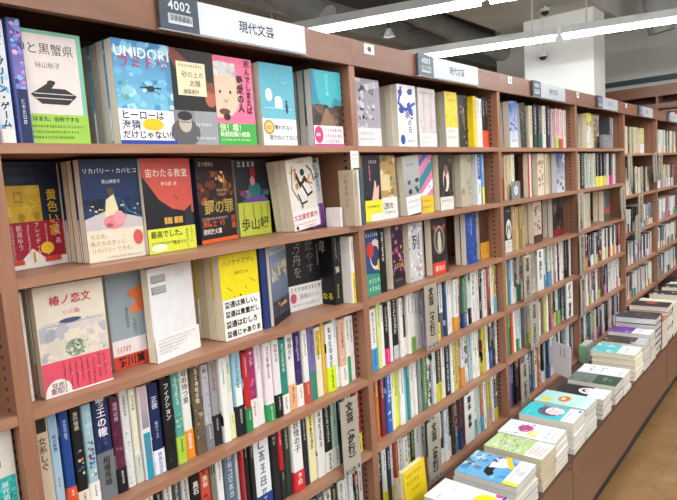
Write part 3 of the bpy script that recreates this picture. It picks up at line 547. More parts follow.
A4 = [
 S('#c9b9a2', '女系しぐ', '#5a3a2a', .024, extra=[R(0, .88, 1, 1, '#2c2422')], top=.84, sz=.85, h=.190),
 S('#a9c6dc', '前の家族', '#1f2c3c', .024, top=.80, sz=.72, au=('青山七恵', .4), h=.192, extra=[R(0, .3, 1, 1, '#b3cde0', '#8fb4d2')]),
 S('#21478f', '月の立つ林で', '#cfe0f4', .024, b='#d9532c', bh=.28, top=.92, sz=.62, bt='青山'),
 S('#181a1e', '旅行物語', '#d8d2b8', .021, b='#e6dfc8', bh=.2, extra=[('n', 0, 0, 1, .6, ['#3a6a8a', '#d08a4a', '#1a1c20', '#c9c4a8'], 16, .4)]),
 S('#9cc6d4', None, '#cfe0e4', .025, b='#efeeea', bh=.24, extra=[('n', 0, .62, 1, .95, ['#c4dde2', '#7fb0c0', '#d9c98a'], 14, .4), ('n', 0, .3, 1, .66, ['#a8342c', '#2c6a9a', '#c8503a', '#efe6d8', '#3a3a44'], 26, .4)]),
 S('#1f2c58', '覇王の轍', '#f4f4f4', .038, extra=[('n', .1, .4, .9, .8, ['#2a3c6e', '#1a2348', '#3a5a8a', '#243a5c'], 20, .3)], b='#6f7478', bh=.46, bt='相場英雄', bink='#1a1a1c', sz=.72, top=.97, h=.197),
 S('#5a2440', '境界の扉', '#c9a4b8', .026, extra=[('n', 0, .2, 1, .95, ['#7a3458', '#3a1a30', '#4a2c48', '#8a5a70'], 26, .35)], b='#1b1a1e', bh=.26),
 S('#dfe0e2', '名探偵のまま', '#6a7076', .022, sz=.6, extra=[('n', 0, 0, 1, .6, ['#c4c8cc', '#a8adb2', '#eceef0'], 16, .35)]),
 S('#e4e4d2', 'ひとつ屋根', '#1c2a1c', .021, top=.93, sz=.72, extra=[R(.12, .5, .88, .97, '#f0edc6')], b='#c9cfc4', bh=.3),
 S('#e9e4e6', None, '#c4567a', .021, extra=[R(0, .55, 1, 1, '#8a8f9a', '#d9b8c0'), R(0, 0, 1, .5, '#1f9ab4')], sz=.5, top=.44),
 S('#1b2a58', '正欲', '#e8e6ea', .026, b='#e9f0f6', bh=.27, bt='映画化決定', bink='#2a72b8', top=.86, sz=.78, au=('朝井リョウ', .58)),
 S('#17191c', 'フィクション', '#e4e4e0', .027, sz=.72, extra=[('n', 0, 0, 1, .4, ['#1b2a2c', '#2a3a34', '#101214'], 12, .4)]),
 S('#5ba39a', None, '#e4efe8', .021, extra=[('n', 0, .35, 1, 1, ['#77b8ae', '#3f8a84', '#a8d0b8', '#d9e0b0'], 26, .3)], b='#a8cf4a', bh=.3),
 S('#f2f1ec', '母の待つ里', '#14161a', .028, b='#ef8f1f', bh=.31, bt='浅田次郎', bink='#fff', top=.96, sz=.88, h=.196),
 S('#6a5c48', None, '#efe9dc', .026, extra=[('n', 0, .1, 1, 1, ['#4c5a3a', '#8a6a4a', '#a89878', '#3a3a2c', '#c9b48c'], 34, .3)], h=.194),
 S('#b3b4bc', '時', '#5a5c6a', .020, extra=[('n', 0, .3, 1, 1, ['#c9c8cc', '#9c9eaa'], 12, .4)], b='#7f8288', bh=.3),
 S('#9a9c9e', None, '#b8442e', .020, b='#232428', bh=.36),
 S('#f1f2ee', None, '#5f9a6a', .019), S('#ecefe8', None, '#2f6a48', .017, extra=[R(0, .55, 1, .9, '#cfe2c0')], b='#e9e9b8'),
 S('#9fcde0', None, '#28506a', .019, b='#1c1e22', bh=.36, extra=[R(0, .3, 1, .6, '#f2f6f8')]),
 S('#c02a30', None, '#f4d8d4', .018, b='#2f8a50', bh=.3), S('#a83068', 'サンク', '#f6e0ea', .024, extra=[('n', 0, .2, 1, .8, ['#7a2a6a', '#d86aa0', '#4a2858'], 24, .3)], b='#efece8', bh=.36, bink='#a83068'),
 S('#f2eef0', None, '#9a8a90', .018), S('#f3e9ee', None, '#6a3c52', .022, b='#2c9a54', bh=.22), S('#eee8ea', '神様の母', '#8a8086', .018, b='#1a1a1c'),
 S('#2a8a7c', None, '#e0f2ea', .019, b='#f0f0ea', bh=.26), S('#f2f1ee', '物語の種', '#2a3a5a', .024, b='#e9b48a', bh=.34), S('#3c2a6a', None, '#dcd0ea', .018, extra=[('n', 0, .1, 1, 1, ['#5a3c8a', '#2a1c50', '#8a5ab0'], 20, .35)], b='#f2f0ec'),
 S('#eef0ea', None, '#3a8a5a', .021, b='#c2543a'), S('#7a6fa8', None, '#2c4a3a', .018, extra=[R(0, 0, 1, .4, '#3a8a6a')]), S('#ece4cc', None, '#5a4a2c', .022, extra=[R(0, .6, 1, .95, '#dcc050')]), S('#d9b44a', None, '#fff4d0', .014),
 S('#eef0f0', None, '#33383c', .022, b='#d6f02a', bh=.36), S('#e9eef2', None, '#27303a', .017), S('#dfb498', None, '#5a3c30', .020, extra=[('n', 0, .3, 1, .9, ['#efc8b0', '#c9987c'], 10, .4)], b='#f2eee8'),
 S('#ecece6', None, '#2b2f34', .017, extra=[R(0, 0, 1, .4, '#2f9a6a')]), S('#f0efec', None, '#3a3c40', .016), S('#f2f0f0', None, '#44332f', .020, b='#c8283c', bh=.34), S('#1f3c7c', '昭和小説', '#f4f4f4', .027, b='#efefec', bh=.44, bt='大全集', extra=[R(0, .44, 1, .8, '#5a1a2c')], h=.194)]
def xpx(px, Y, z):                       # place along the run seen at a given photo column
    lo, hi = -.3, 6
    for _ in range(40):
        m = (lo+hi)/2; d_ = Vector((m, Y, z))-CAM
        if 338.5+FPX*d_.dot(RT)/d_.dot(FW) < px: lo = m
        else: hi = m
    return lo
P4 = [37.5, 47.4, 58.5, 69, 80.4, 91, 108.6, 119.4, 129, 137, 147.6, 159, 170.4, 180, 190, 200.4, 209, 217.5, 225, 231, 240, 246.6, 255, 261.6, 270, 277.5, 285, 293.4, 300, 306, 313.5, 320.4, 324.5, 333, 337.5, 343.5, 348.5, 354, 361, 371]
X4 = [xpx(p, .028, S4+.188) for p in P4]
X4[0] = .017; X4[-1] = .887
for i in range(39): A4[i]['t'] = max(.008, X4[i+1]-X4[i]-.0024)
row(0, 3, S4, X4[0], .8885, 11, A4, y0=.028)
A5 = [S('#2a2b2e', None, None, .024), S('#e4e2da', None, None, .02), S('#2b2c30', None, None, .026), S('#dcdad4', None, None, .018), S('#1d1e22', None, None, .022), S('#e9e6dc', None, None, .02),
 S('#26344c', None, None, .022), S('#b8b4aa', None, None, .02), S('#191a1e', None, None, .024), S('#f0eee8', None, None, .02), S('#1c1d20', None, None, .022, h=.18), S('#e6e2d8', None, None, .018), S('#4a4c50', None, None, .02), S('#c8cac8', None, None, .018),
 S('#1b1a1c', '黒石', '#f4f2ee', .034, sz=.8, top=.86, h=.186), S('#d0543a', '晩秋', '#f4ece0', .036, extra=[('n', 0, .2, 1, 1, ['#e07850', '#c04430', '#8a2c24'], 14, .3), R(0, .9, 1, 1, '#20181a')], top=.84, h=.192), S('#7f8074', None, None, .020, extra=[R(0, .8, 1, 1, '#2a2b2a')]), S('#f0f0ee', None, '#3a3c40', .018, h=.194),
 S('#5f7486', None, '#dfe6ea', .026, h=.196), S('#c3c8cc', None, '#44484c', .015), S('#b0303a', None, '#f2e2e0', .012), S('#15161a', None, '#e8e4d8', .030, h=.200), S('#1c1c20', None, '#d8cfa8', .022), S('#eef2f6', None, '#8a94a0', .032, b='#1f3f8c', bh=.22, h=.200),
 S('#1a1b1e', 'ＴＨＥ', '#bcbcb8', .028, h=.194), S('#b8202c', None, '#f2dcd8', .018, b='#24262a', bh=.4), S('#2a3a30', None, '#dcd8c8', .016), S('#f1f1ee', '妖怪の子', '#222428', .028, b='#d22a34', bh=.28, bt='予約', h=.192), S('#1c2230', None, '#c9ccd2', .020),
 S('#efe9b8', None, '#2c2c20', .024, extra=[R(0, .7, 1, 1, '#f4ee9a')]), S('#ecebe6', None, '#3a3a3c', .018), S('#2a2c2c', None, '#e2e2dc', .020, b='#efeee8'), S('#bfe0cc', None, '#2a5a42', .024, b='#e9f0ea'), S('#1b2c40', None, '#cfd6de', .022),
 S('#6a3a7a', None, '#e6d8ea', .014), S('#f0efe9', None, '#222', .020), S('#b02434', None, '#f4e4e0', .018, b='#e2d84a', bh=.3), S('#7a6a3a', None, '#e9e0bc', .018, b='#f2f2ee', bh=.28)]
P5 = [189, 199.5, 210, 216, 223.5, 235, 239, 243, 248, 253.5, 270, 277.5, 283, 289.5, 300, 306, 314, 322, 330, 336, 341, 346, 352, 358.5, 366]
X5 = [xpx(p, .028, S5+.186) for p in P5]
for i in range(14): A5[i]['t'] = (X5[0]-.017)/14-.0024
for i in range(24): A5[14+i]['t'] = max(.008, X5[i+1]-X5[i]-.0024)
row(0, 4, S5, .017, .8885, 12, A5, y0=.028)
row(0, 5, S6, .55, .888, 13, None, y0=.028, h=.18)
DW = '#17181b'
B4 = [S(DW, None, '#eee', .030, extra=[R(.1, .15, .9, .75, '#e9e9e6'), ('n', .1, .3, .9, .45, ['#4a4c50', '#9aa0a0'], 6, .2)], h=.19), S('#f1f1ee', None, '#3a5068', .028, b='#3f9fd6', bh=.36), S('#dce6a0', None, '#7a8a50', .020), S('#f0efec', None, None, .016),
 S('#1c1a22', None, '#d8d4e0', .024, b='#e6287e', bh=.26), S('#e8e6e0', None, None, .016), S('#1a1b1d', None, '#e6e6e2', .032, extra=[R(0, 0, 1, .22, '#c9ccce')], h=.196), S('#efeeea', None, None, .018), S('#2a2a2e', None, None, .018, b='#efeeea'), S('#ecebe4', None, None, .018), S('#f0f0ea', None, None, .020, b='#79a84a', bh=.26),
 S('#dcdad6', None, None, .022), S('#cfd6d8', None, None, .022), S('#b8a8cc', None, None, .018), S('#27406c', None, None, .018, b='#e2d83a'), S('#17181b', None, None, .018), S('#ece9e2', None, '#a83040', .022), S('#1a1b1f', None, None, .022, b='#efd82c', bh=.3)]
row(1, 3, S4, .916, 1.788, 21, B4, tmean=.0255)
B5 = [S('#cfe2ec', None, None, .022), S('#1f2f6e', None, None, .016, extra=[R(0, 0, 1, .3, '#9fb8d8')]), S('#c8742a', None, None, .018), S('#7a2430', None, None, .022), S('#2f62b4', None, '#eaf2fa', .026, extra=[('n', 0, .1, 1, 1, ['#f4f6fa', '#3a78c8', '#1f4a9a'], 18, .3)]), S('#ecebe4', None, None, .016),
 S('#e6f03a', None, '#4a5010', .024), S('#f0f0ee', None, '#44484c', .024), S('#7fb8d4', None, None, .016), S('#2a8a80', None, None, .016), S('#e4e3de', None, None, .02), S('#eceae4', None, None, .018)]
row(1, 4, S5, .916, 1.788, 22, B5, tmean=.0255)
row(1, 5, S6, .916, 1.788, 23, [S('#2c3440', None, None, .022), S('#22262e', None, None, .026), S('#f0efec', None, None, .02, b='#f0e030'), S('#2a3a50', None, None, .02)], stuff=True, tmean=.024)
row(2, 3, S4, 1.816, 2.688, 31, [S('#d8a868', None, '#5a3c20', .034, b='#f0f0ec', bh=.32), S('#e9e8e4', None, '#a83a30', .026), S('#e8d048', None, None, .02), S('#3a86b8', None, None, .022)], stuff=True)
row(2, 4, S5, 1.816, 2.688, 32, [S('#6a1f2c', None, None, .028), S('#1a2a50', None, None, .024), S('#2a8a4a', None, None, .02), S('#17181b', None, None, .02), S('#e2542c', None, None, .02), S('#efeee9', None, None, .02)], stuff=True)
row(2, 5, S6, 1.816, 2.688, 33, [S('#9fb0c8', None, None, .034), S('#e9ecee', None, None, .024), S('#6a5a9a', None, None, .022), S('#3a4048', None, None, .024)], stuff=True)
DK = ['#1b1c20']*5+['#2a2b30', '#33363c', '#e9e8e4', '#efeeea', '#dfe0dc', '#8a2430', '#b8303a', '#3a4a6a', '#2a6a6a', '#d8c83a', '#5a2a3a', '#c8cac6']
for sh, zz in ((3, S4), (4, S5), (5, S6)):
    row(3, sh, zz, 2.716, 3.588, 40+sh, None, stuff=True, pool=DK, bands=BANDS+[None]*6, h=.180)
for bay in (4, 5):
    for sh in (2, 3, 4):
        row(bay, sh, SE[sh], bay*.9+.016, bay*.9+.888, 50+bay*10+sh, None, stuff=True, h=.152 if sh < 4 else .16, d=.105, tmean=.0165, y0=.03)

# ------------------------------------------------------------------ face-out and page-edge books of the farther bays
def blobs(cs, n=40, s=.14, a=0, b=0, c=1, d=1): return ('n', a, b, c, d, cs, n, s)
def faced(bay, sh, z, u, v, w, n, cov, front, label, copy, yaw=0, y=.03, h=.188, t=.022, band=None, pages=CREAM, spine=None, tilt=0, x=None, lean=0):
    x = X_(u, v, y) if x is None else x
    copies(label, copy, n, x, y, z+.0008, w, yaw, stuff=bay > 2, lean=lean, tilt=tilt, t=t, h=h, cover=cov, front=front, group=FR, pages=pages, band=band, spine=spine or dict(c=cov)); return
    copies(label, copy, n, x, y, z+.0008, w, yaw, lean, tilt, t=t, h=h, cover=cov, front=front, group=FR, pages=pages, band=band, spine=spine or dict(c=cov))
def spn(bay, sh, z, x, t, c, label, a=None, band=None, h=.188, y=.04, tilt=0, d=.128, pages=CREAM, front=None):
    book(place(x, y, z+.0008, 0, tilt=tilt), label, None, as_stuff=bay > 2, t=t, h=h, d=d, cover=c, spine=dict(c=c, a=a or [('y', .5, .93, 6, .6, '#eee' if lum(c) < .3 else '#222')]), band=band, pages=pages, front=front, seed=int(x*1000))
bx = .9
# second bay, top shelf
faced(1, 0, S1, 357, 145, .118, 1, '#9b97a2', [R(0, 0, 1, 1, '#a8a4ae', '#94909c'), blobs(['#3a3744', '#5c5868', '#c8c4cc', '#2a2834'], 34, .08, .15, .4, .75, .9), blobs(['#c8c4cc', '#b6b2bc'], 20, .14)], 'smoky grey flower cover with whitish band, second bay top shelf', '#', band=dict(c='#e2e1e4', h=.28, front=[('x', .1, .7, 10, .06, '#8a8890'), ('x', .1, .4, 12, .05, '#8a8890')]))
faced(1, 0, S1, 399.5, 145, .106, 4, '#f0f1f4', [blobs(['#2a4fb0', '#3a62c4', '#1f3f98'], 14, .16, .05, .45, .8, .95), ('l', [(.2, .95), (.05, .7), (.4, .6), (.9, .72)], .09, '#2a4fb0'), ('v', '家', .5, .62, .3, '#1c2c6a', .02), ('v', 'の日', .6, .45, .2, '#1c2c6a', .02), ('e', .2, .12, .12, .08, '#2a4fb0'), ('x', .4, .1, 6, .07, '#4a5a8a')], 'white cover with blue brush animal, second bay top shelf', '# copy behind the blue brush cover, page edge showing', t=.021, spine=dict(c='#1c2a50'), pages='#f0e7d0')
faced(1, 0, S1, 420, 145, .108, 1, '#dcd6d8', [blobs(['#e6e0e2', '#cfc8cc', '#d8c4c8'], 30, .12), ('l', [(.3, .9), (.3, .3)], .03, '#b8a8ae'), ('l', [(.7, .9), (.7, .3)], .03, '#b8a8ae'), ('l', [(.1, .92), (.9, .92)], .02, '#9a8a90')], 'pale curtain cover with white band beside the blue brush cover', '#', band=dict(c='#ecebea', h=.24, front=[('x', .1, .7, 10, .06, '#999'), ('x', .1, .35, 10, .05, '#aaa')]), y=.034)
faced(1, 0, S1, 446.5, 145, .084, 3, '#efd63a', [R(0, 0, 1, 1, '#efd63a'), ('x', .15, .85, 6, .12, '#8a7a1c'), blobs(['#e2c428', '#f6e470'], 10, .15)], 'yellow cover with white band, second bay top shelf', '# copy behind the second bay yellow cover', t=.022, pages='#b8b6bc', band=dict(c='#f0efe6', h=.36, front=[('x', .1, .8, 7, .1, '#8a8454'), ('x', .1, .5, 7, .1, '#8a8454')]))
faced(1, 0, S1, 460, 145, .068, 1, '#2a2a2c', [blobs(['#1a1a1e', '#4a4844', '#8a8478', '#2a2c30'], 30, .14), ('e', .5, .55, .18, .12, '#6a645c'), ('e', .5, .72, .1, .06, '#9a9084')], 'dark portrait cover with yellow edge, second bay top shelf', '#', y=.05, x=1.575, spine=dict(c='#e9c92c'))
spn(1, 0, S1, 1.650, .024, '#f0d428', 'yellow spine right of the dark portrait cover', y=.03, h=.186)
spn(1, 0, S1, 1.677, .018, '#dfe3e8', 'pale blue-white spine beside the yellow spine, second bay top', y=.03, h=.182)
spn(1, 0, S1, 1.698, .022, '#f0efec', 'white spine between pale blue and black dotted spines', y=.03, h=.180)
spn(1, 0, S1, 1.722, .022, '#15151a', 'black dotted spine with orange-red band, second bay top shelf', y=.03, h=.188, band=dict(c='#e9552c', h=.34, spine=None))
spn(1, 0, S1, 1.747, .020, '#18181c', 'second black dotted spine with orange-red band, nearest the upright', y=.03, h=.188, band=dict(c='#e9552c', h=.34, spine=None))
# second bay, second shelf
faced(1, 1, S2, 366, 223, .085, 1, '#20222e', [blobs(['#20222e', '#2a3040', '#181a24'], 20, .2), ('x', .3, .9, 4, .12, '#d8d4d0'), ('p', [(.4, .3), (.55, .5), (.6, .62), (.68, .6), (.7, .5), (.85, .55), (.8, .35), (.75, .25)], '#e4b8a8'), ('y', .35, .85, 4, .13, '#e08aa0')], 'navy cover with a reaching hand and yellow band, second bay', '#', band=dict(c='#ece436', h=.32, front=[R(.3, 0, 1, .35, '#f2f0e8'), ('x', .1, .7, 7, .1, '#4a4a14')]), y=.03)
faced(1, 1, S2, 376.5, 221, .112, 1, '#b8985e', [blobs(['#c9a86a', '#8a6a44', '#e0c890', '#5a7a84', '#a87a4a', '#e6dcc0'], 60, .11), R(.2, .45, .7, .7, '#e3cf9a')], 'tan illustrated cover with white bracketed band, second bay', '#', band=dict(c='#efeeea', h=.34, front=[('h', '（旅の', .2, .6, .2, '#222', .02), ('x', .25, .3, 7, .09, '#444')]), y=.036)
faced(1, 1, S2, 407.5, 217, .094, 4, '#b8bab8', [R(0, 0, 1, 1, '#8a8f90', '#c0c2c0'), blobs(['#4a5052', '#6a7072', '#2e3436'], 12, .13, .2, .3, .9, .6), ('x', .2, .85, 5, .1, '#5a5c5c')], 'grey winter landscape cover with white band leaning, second bay', '# copy behind the leaning grey landscape cover', tilt=-5, h=.182, t=.023, spine=dict(c='#2a4a4a'), pages='#f0e7d0', band=dict(c='#f0f0ee', h=.32, front=[('x', .1, .7, 9, .08, '#777'), ('x', .1, .4, 9, .07, '#999')]), y=.03)
faced(1, 1, S2, 421, 213, .082, 2, '#e06a9a', [R(0, 0, 1, 1, '#e07aa4'), ('p', [(0, .6), (1, .95), (1, .75), (0, .4)], '#2f8a98'), ('p', [(0, .3), (1, .6), (1, .45), (0, .15)], '#f2e9ee'), ('p', [(0, .9), (.3, 1), (.7, 1), (0, .8)], '#3a6ab0'), blobs(['#2f8a98', '#3a6ab0', '#f0a0c0'], 12, .08)], 'pink and teal striped cover with yellow band, second bay', '# copy behind the pink and teal striped cover', y=.03, spine=dict(c='#d9d4c4'), band=dict(c='#f2c52e', h=.3, front=[('x', .1, .7, 7, .1, '#6a3c14'), ('x', .1, .35, 7, .1, '#6a3c14')]), pages='#f0e7d0')
faced(1, 1, S2, 440.5, 211, .094, 3, '#2c2622', [blobs(['#3a302a', '#1c1816', '#584a3e'], 20, .16), ('e', .5, .55, .22, .22, '#e6ddd0'), ('e', .5, .72, .14, .09, '#8a6a54'), ('e', .42, .5, .1, .14, '#2c2622')], 'dark cover with pale seated figure, second bay second shelf', '# copy behind the pale seated figure cover', y=.03, pages='#f0e7d0', band=dict(c='#e4e2dc', h=.24, front=[('x', .1, .7, 9, .08, '#555')]), t=.024)
faced(1, 1, S2, 462, 208, .08, 4, '#cfc8b4', [R(0, 0, 1, 1, '#b9b39c'), blobs(['#c9c3ac', '#a8a28c', '#8a9084'], 12, .2)], 'plain putty cover among page edges, second bay second shelf', '# copy behind the plain putty cover', y=.045, pages='#ddd5bd', t=.026)
spn(1, 1, S2, 1.672, .030, '#e9eef2', 'white spine with blue lettering, right part of second bay second shelf', y=.035, a=[R(0, .5, 1, 1, '#2c62b4'), ('y', .5, .95, 5, .6, '#eaf2fa'), ('y', .5, .4, 3, .5, '#2c62b4')])
spn(1, 1, S2, 1.706, .024, '#5a8ac8', 'light blue spine with yellow foot near the second upright', y=.035, a=[R(0, .3, 1, 1, '#7aa4d4'), R(0, 0, 1, .34, '#f0e22c'), ('y', .5, .9, 5, .6, '#fff')])
# second bay, third shelf
faced(1, 2, S3, 367.5, 296, .085, 2, '#2a4a7a', [R(0, 0, 1, 1, '#2c4c80'), ('e', .6, .62, .35, .24, '#d8d4c4'), ('e', .55, .6, .25, .16, '#2a3c6a'), ('e', .3, .7, .2, .12, '#c83a34'), ('e', .8, .45, .15, .1, '#e0b83a'), ('x', .05, .93, 7, .12, '#e6e9ee'), ('p', [(0, .35), (1, .3), (1, 0), (0, 0)], '#3c9a80'), ('x', .1, .22, 5, .16, '#d6f0e4'), ('x', .1, .1, 5, .16, '#d6f0e4')], 'navy and green cover with colourful round creature, second bay third shelf', '# copy behind the round creature cover', y=.034, spine=dict(c='#1d3a3a'))
spn(1, 2, S3, 1.020, .030, '#141416', 'thick black spine left of the purple and gold cover', y=.03, h=.192)
faced(1, 2, S3, 394, 289, .082, 1, '#2c1c34', [blobs(['#8a4a9a', '#c05a7a', '#5a2a6a', '#e0a04a', '#2a1a34', '#d87aa0'], 60, .12), ('x', .1, .35, 4, .2, '#e8c93c'), R(0, 0, 1, .22, '#1c1420'), ('x', .15, .12, 6, .1, '#a89aa8')], 'purple and gold busy cover, second bay third shelf', '#', yaw=8, y=.028, h=.192, t=.026)
faced(1, 2, S3, 410.5, 281, .094, 2, '#cfcfd2', [blobs(['#e6e6e8', '#a4a6ac', '#c4c6ca', '#8a8c92', '#f2f2f2'], 60, .11), ('v', '列', .5, .8, .55, '#17181a', .02), blobs(['#d8c8b0', '#b0a898'], 10, .08, 0, 0, 1, .3)], 'white photo cover with large black brush character, second bay', '# copy behind the brush character cover', yaw=4, y=.036, pages='#f0e7d0')
faced(1, 2, S3, 433, 274, .102, 3, '#2e2a2c', [blobs(['#2e2a2c', '#3c3638', '#241f22'], 20, .16), ('e', .5, .62, .34, .26, '#a49482'), ('e', .5, .62, .28, .21, '#4a4442'), ('e', .5, .55, .12, .16, '#cfc4b8'), ('e', .5, .72, .08, .05, '#d8b8a8'), ('e', .2, .85, .08, .05, '#c0483c'), ('e', .8, .85, .08, .05, '#c0483c')], 'dark ornate oval portrait cover with red-orange band', '# copy behind the ornate oval portrait cover', y=.036, t=.026, pages='#f0e7d0', band=dict(c='#d8482c', h=.22, front=[('h', '魔法の', .15, .5, .2, '#f6e8d8', .02), R(.85, 0, 1, 1, '#3a2a4a')]))
faced(1, 2, S3, 467, 264, .085, 2, '#24489a', [blobs(['#2c56ac', '#1c3a84', '#3a68bc', '#16306e'], 40, .14), ('y', .5, .92, 6, .13, '#dfe8f6')], 'deep blue cover with pale vertical title, second bay third shelf', '# copy behind the deep blue cover', y=.036, pages='#f0e7d0')
faced(1, 2, S3, 480.5, 260, .082, 1, '#4a2c22', [blobs(['#5a3428', '#3c241c', '#6a4030'], 20, .16)], 'brown cover with gold band near the second upright', '#', y=.05, band=dict(c='#d2982c', h=.34, front=[('y', .3, .9, 4, .12, '#6a3a14'), ('y', .7, .9, 4, .12, '#6a3a14')]))
# third bay
faced(2, 0, S1, 510.5, 148, .082, 3, '#2c5cb0', [R(0, 0, 1, 1, '#e4eaf4', '#2c5cb0'), blobs(['#2a56a8', '#4a7ac8', '#1c3f88', '#8ab0e0'], 40, .14, 0, .35, 1, 1), ('x', .2, .15, 5, .12, '#3a4a6a')], 'blue and white cover, third bay top shelf', '# copy behind the third bay blue and white cover', y=.03, t=.026, pages='#f0e7d0', tilt=-3)
faced(2, 0, S1, 524.5, 148, .062, 2, '#2c2e30', [blobs(['#3a3c40', '#1c1d20', '#6a6c70', '#3c6a64'], 30, .16), ('y', .5, .8, 4, .16, '#d8d8d4')], 'tilted dark cover with pale title, third bay top shelf', '# copy behind the tilted dark cover', y=.034, x=2.09, tilt=-4, pages='#f0e7d0')
spn(2, 0, S1, 2.172, .038, '#d3c9ae', 'cream book between tilted dark cover and dark teal books', y=.03, h=.182)
spn(2, 0, S1, 2.224, .038, '#2e3432', 'charcoal spine left of the dark teal footed spine, third bay', y=.03)
spn(2, 0, S1, 2.278, .038, '#2b2a2a', 'black spine with dark teal foot, third bay top shelf', y=.03, band=dict(c='#1f5450', h=.34, spine=None))
spn(2, 0, S1, 2.332, .038, '#dcd8c8', 'off-white spine in the middle of third bay top shelf', y=.03, h=.19)
spn(2, 0, S1, 2.386, .038, '#1a2444', 'navy spine beside the off-white spine, third bay top', y=.03, h=.19)
spn(2, 0, S1, 2.44, .038, '#c9a8a4', 'dusty pink spine beside the navy one, third bay top', y=.03, h=.182)
spn(2, 0, S1, 2.494, .038, '#e0b8bc', 'pale pink spine with green band, third bay top shelf', y=.03, h=.186, band=dict(c='#a8c860', h=.28, spine=None))
spn(2, 0, S1, 2.548, .038, '#e8c4c8', 'rosy spine with red band, third bay top shelf', y=.03, h=.186, band=dict(c='#c04a44', h=.24, spine=None))
spn(2, 0, S1, 2.602, .038, '#d8ccc4', 'beige pink spine nearest the third upright on top shelf', y=.03, h=.184)
spn(2, 1, S2, 1.83, .034, '#b02838', 'crimson spine at left of third bay second shelf', y=.03, h=.182)
spn(2, 1, S2, 1.868, .028, '#7c1c28', 'dark red spine beside the crimson one', y=.03, h=.186)
spn(2, 1, S2, 1.90, .032, '#cbb892', 'tan spine left of the white card, third bay second shelf', y=.03, h=.184)
spn(2, 1, S2, 1.936, .032, '#d9caa8', 'pale tan spine behind the grey square card', y=.03, h=.184)
spn(2, 1, S2, 1.972, .03, '#e3dcc8', 'ivory spine behind the grey square card', y=.03, h=.186)
faced(2, 1, S2, 528.5, 193, .034, 1, '#c8343a', [R(0, 0, 1, 1, '#c8343a'), R(.5, 0, 1, 1, '#efe9e6')], 'half red half white narrow cover, third bay second shelf', '#', y=.03)
faced(2, 1, S2, 538, 193, .078, 2, '#8a6a4a', [R(0, 0, 1, 1, '#e0d8c4'), blobs(['#7a5a3a', '#b08a5a', '#4a5a44', '#d8b888', '#8a3a2c'], 40, .13, .08, .2, .92, .85)], 'cream-framed painting cover, third bay second shelf', '# copy behind the framed painting cover', y=.03, t=.026)
spn(2, 1, S2, 2.345, .04, '#d6c6a0', 'straw-coloured spine right of the framed painting cover', y=.03, h=.186)
faced(2, 1, S2, 556.5, 190, .120, 2, '#2c4a80', [R(0, 0, 1, 1, '#d8dde6', '#2c4a80'), blobs(['#2a4a86', '#c8d0dc', '#5a3a34', '#3a6aa8'], 30, .14)], 'blue cover with white lower part, third bay second shelf', '# copy behind the blue cover with white lower part', y=.03, t=.024, pages='#eceae2')
faced(2, 2, S3, 505, 248, .084, 1, '#22262c', [R(0, 0, 1, 1, '#23272e'), ('e', .5, .5, .3, .22, '#e9e9e6'), ('e', .5, .48, .2, .15, '#23272e'), ('e', .5, .42, .1, .12, '#e9e9e6'), ('e', .5, .6, .09, .05, '#d8c8bc'), ('x', .2, .9, 5, .11, '#c9ccd0')], 'black cover with white ring around a figure, third bay', '#', y=.034, band=dict(c='#dcdcda', h=.27, front=[('x', .1, .75, 9, .08, '#777'), ('x', .1, .45, 9, .08, '#888')]))
spn(2, 2, S3, 1.96, .03, '#a88a58', 'golden brown book beside the white ring cover', y=.03, h=.186)
spn(2, 2, S3, 1.995, .03, '#c2a878', 'light gold book, second right of the white ring cover', y=.03, h=.18)
spn(2, 2, S3, 2.03, .03, '#8a7448', 'olive gold book, third right of the white ring cover', y=.03, h=.184)
spn(2, 2, S3, 2.066, .026, '#b39a68', 'straw gold book left of the framed beige cover', y=.03, h=.182)
faced(2, 2, S3, 534, 240, .095, 2, '#5a4438', [R(0, 0, 1, 1, '#c9b8a4'), blobs(['#6a4c3c', '#a88a70', '#3c2c24', '#8a6a54'], 30, .13, .1, .3, .9, .9), R(0, 0, 1, .2, '#4a2c28')], 'beige cover with dark figure, middle of third bay third shelf', '# copy behind the beige cover with dark figure', y=.034, t=.026)
faced(2, 2, S3, 553, 234, .15, 2, '#2a2428', [blobs(['#2a2428', '#4a3c40', '#7a5c54', '#1c181c'], 30, .16), ('e', .5, .55, .22, .22, '#14120f'), R(0, 0, 1, .2, '#7a1c24')], 'dark silhouette cover with deep red foot, third bay third shelf', '# copy behind the dark silhouette cover', y=.04, t=.024, pages='#e4dfd2')
# fourth bay (upper shelves) and far bays: simple standing and face-out books
def fbook(bay, sh, z, items, y=.03):
    for (x, t, c, h, label, band) in items:
        spn(bay, sh, z, x, t, c, label, y=y, h=h, band=band)
L4 = 'on fourth bay top shelf'
fbook(3, 0, S1, [(2.722, .03, '#9aa0a4', .15, 'short grey spine '+L4, None), (2.756, .03, '#5a6268', .186, 'slate spine left of the yellow topped cover '+L4, None), (2.79, .03, '#1c1f22', .188, 'black spine left of the yellow topped cover '+L4, dict(c='#7a8088', h=.4, spine=None))])
faced(3, 0, S1, 587, 147, .075, 2, '#e4d24a', [R(0, 0, 1, 1, '#dfe0da'), R(0, .65, 1, 1, '#e4d24a'), blobs(['#3a5a8a', '#2c2c34', '#c8a43a', '#eee'], 30, .13, 0, .1, 1, .8)], 'yellow topped busy cover, fourth bay top shelf', '# copy behind the yellow topped cover', y=.03, t=.028)
faced(3, 0, S1, 594, 147, .10, 2, '#6a6a54', [blobs(['#8a8a5a', '#c8b03a', '#a85a7a', '#4a5a4a', '#d8d4c0', '#6a4a5a'], 70, .11)], 'mottled olive flower cover, fourth bay top shelf', '# copy behind the mottled olive flower cover', y=.035, t=.03)
spn(3, 0, S1, 3.16, .035, '#26262a', 'black spine above the small grey box, fourth bay', y=.06)
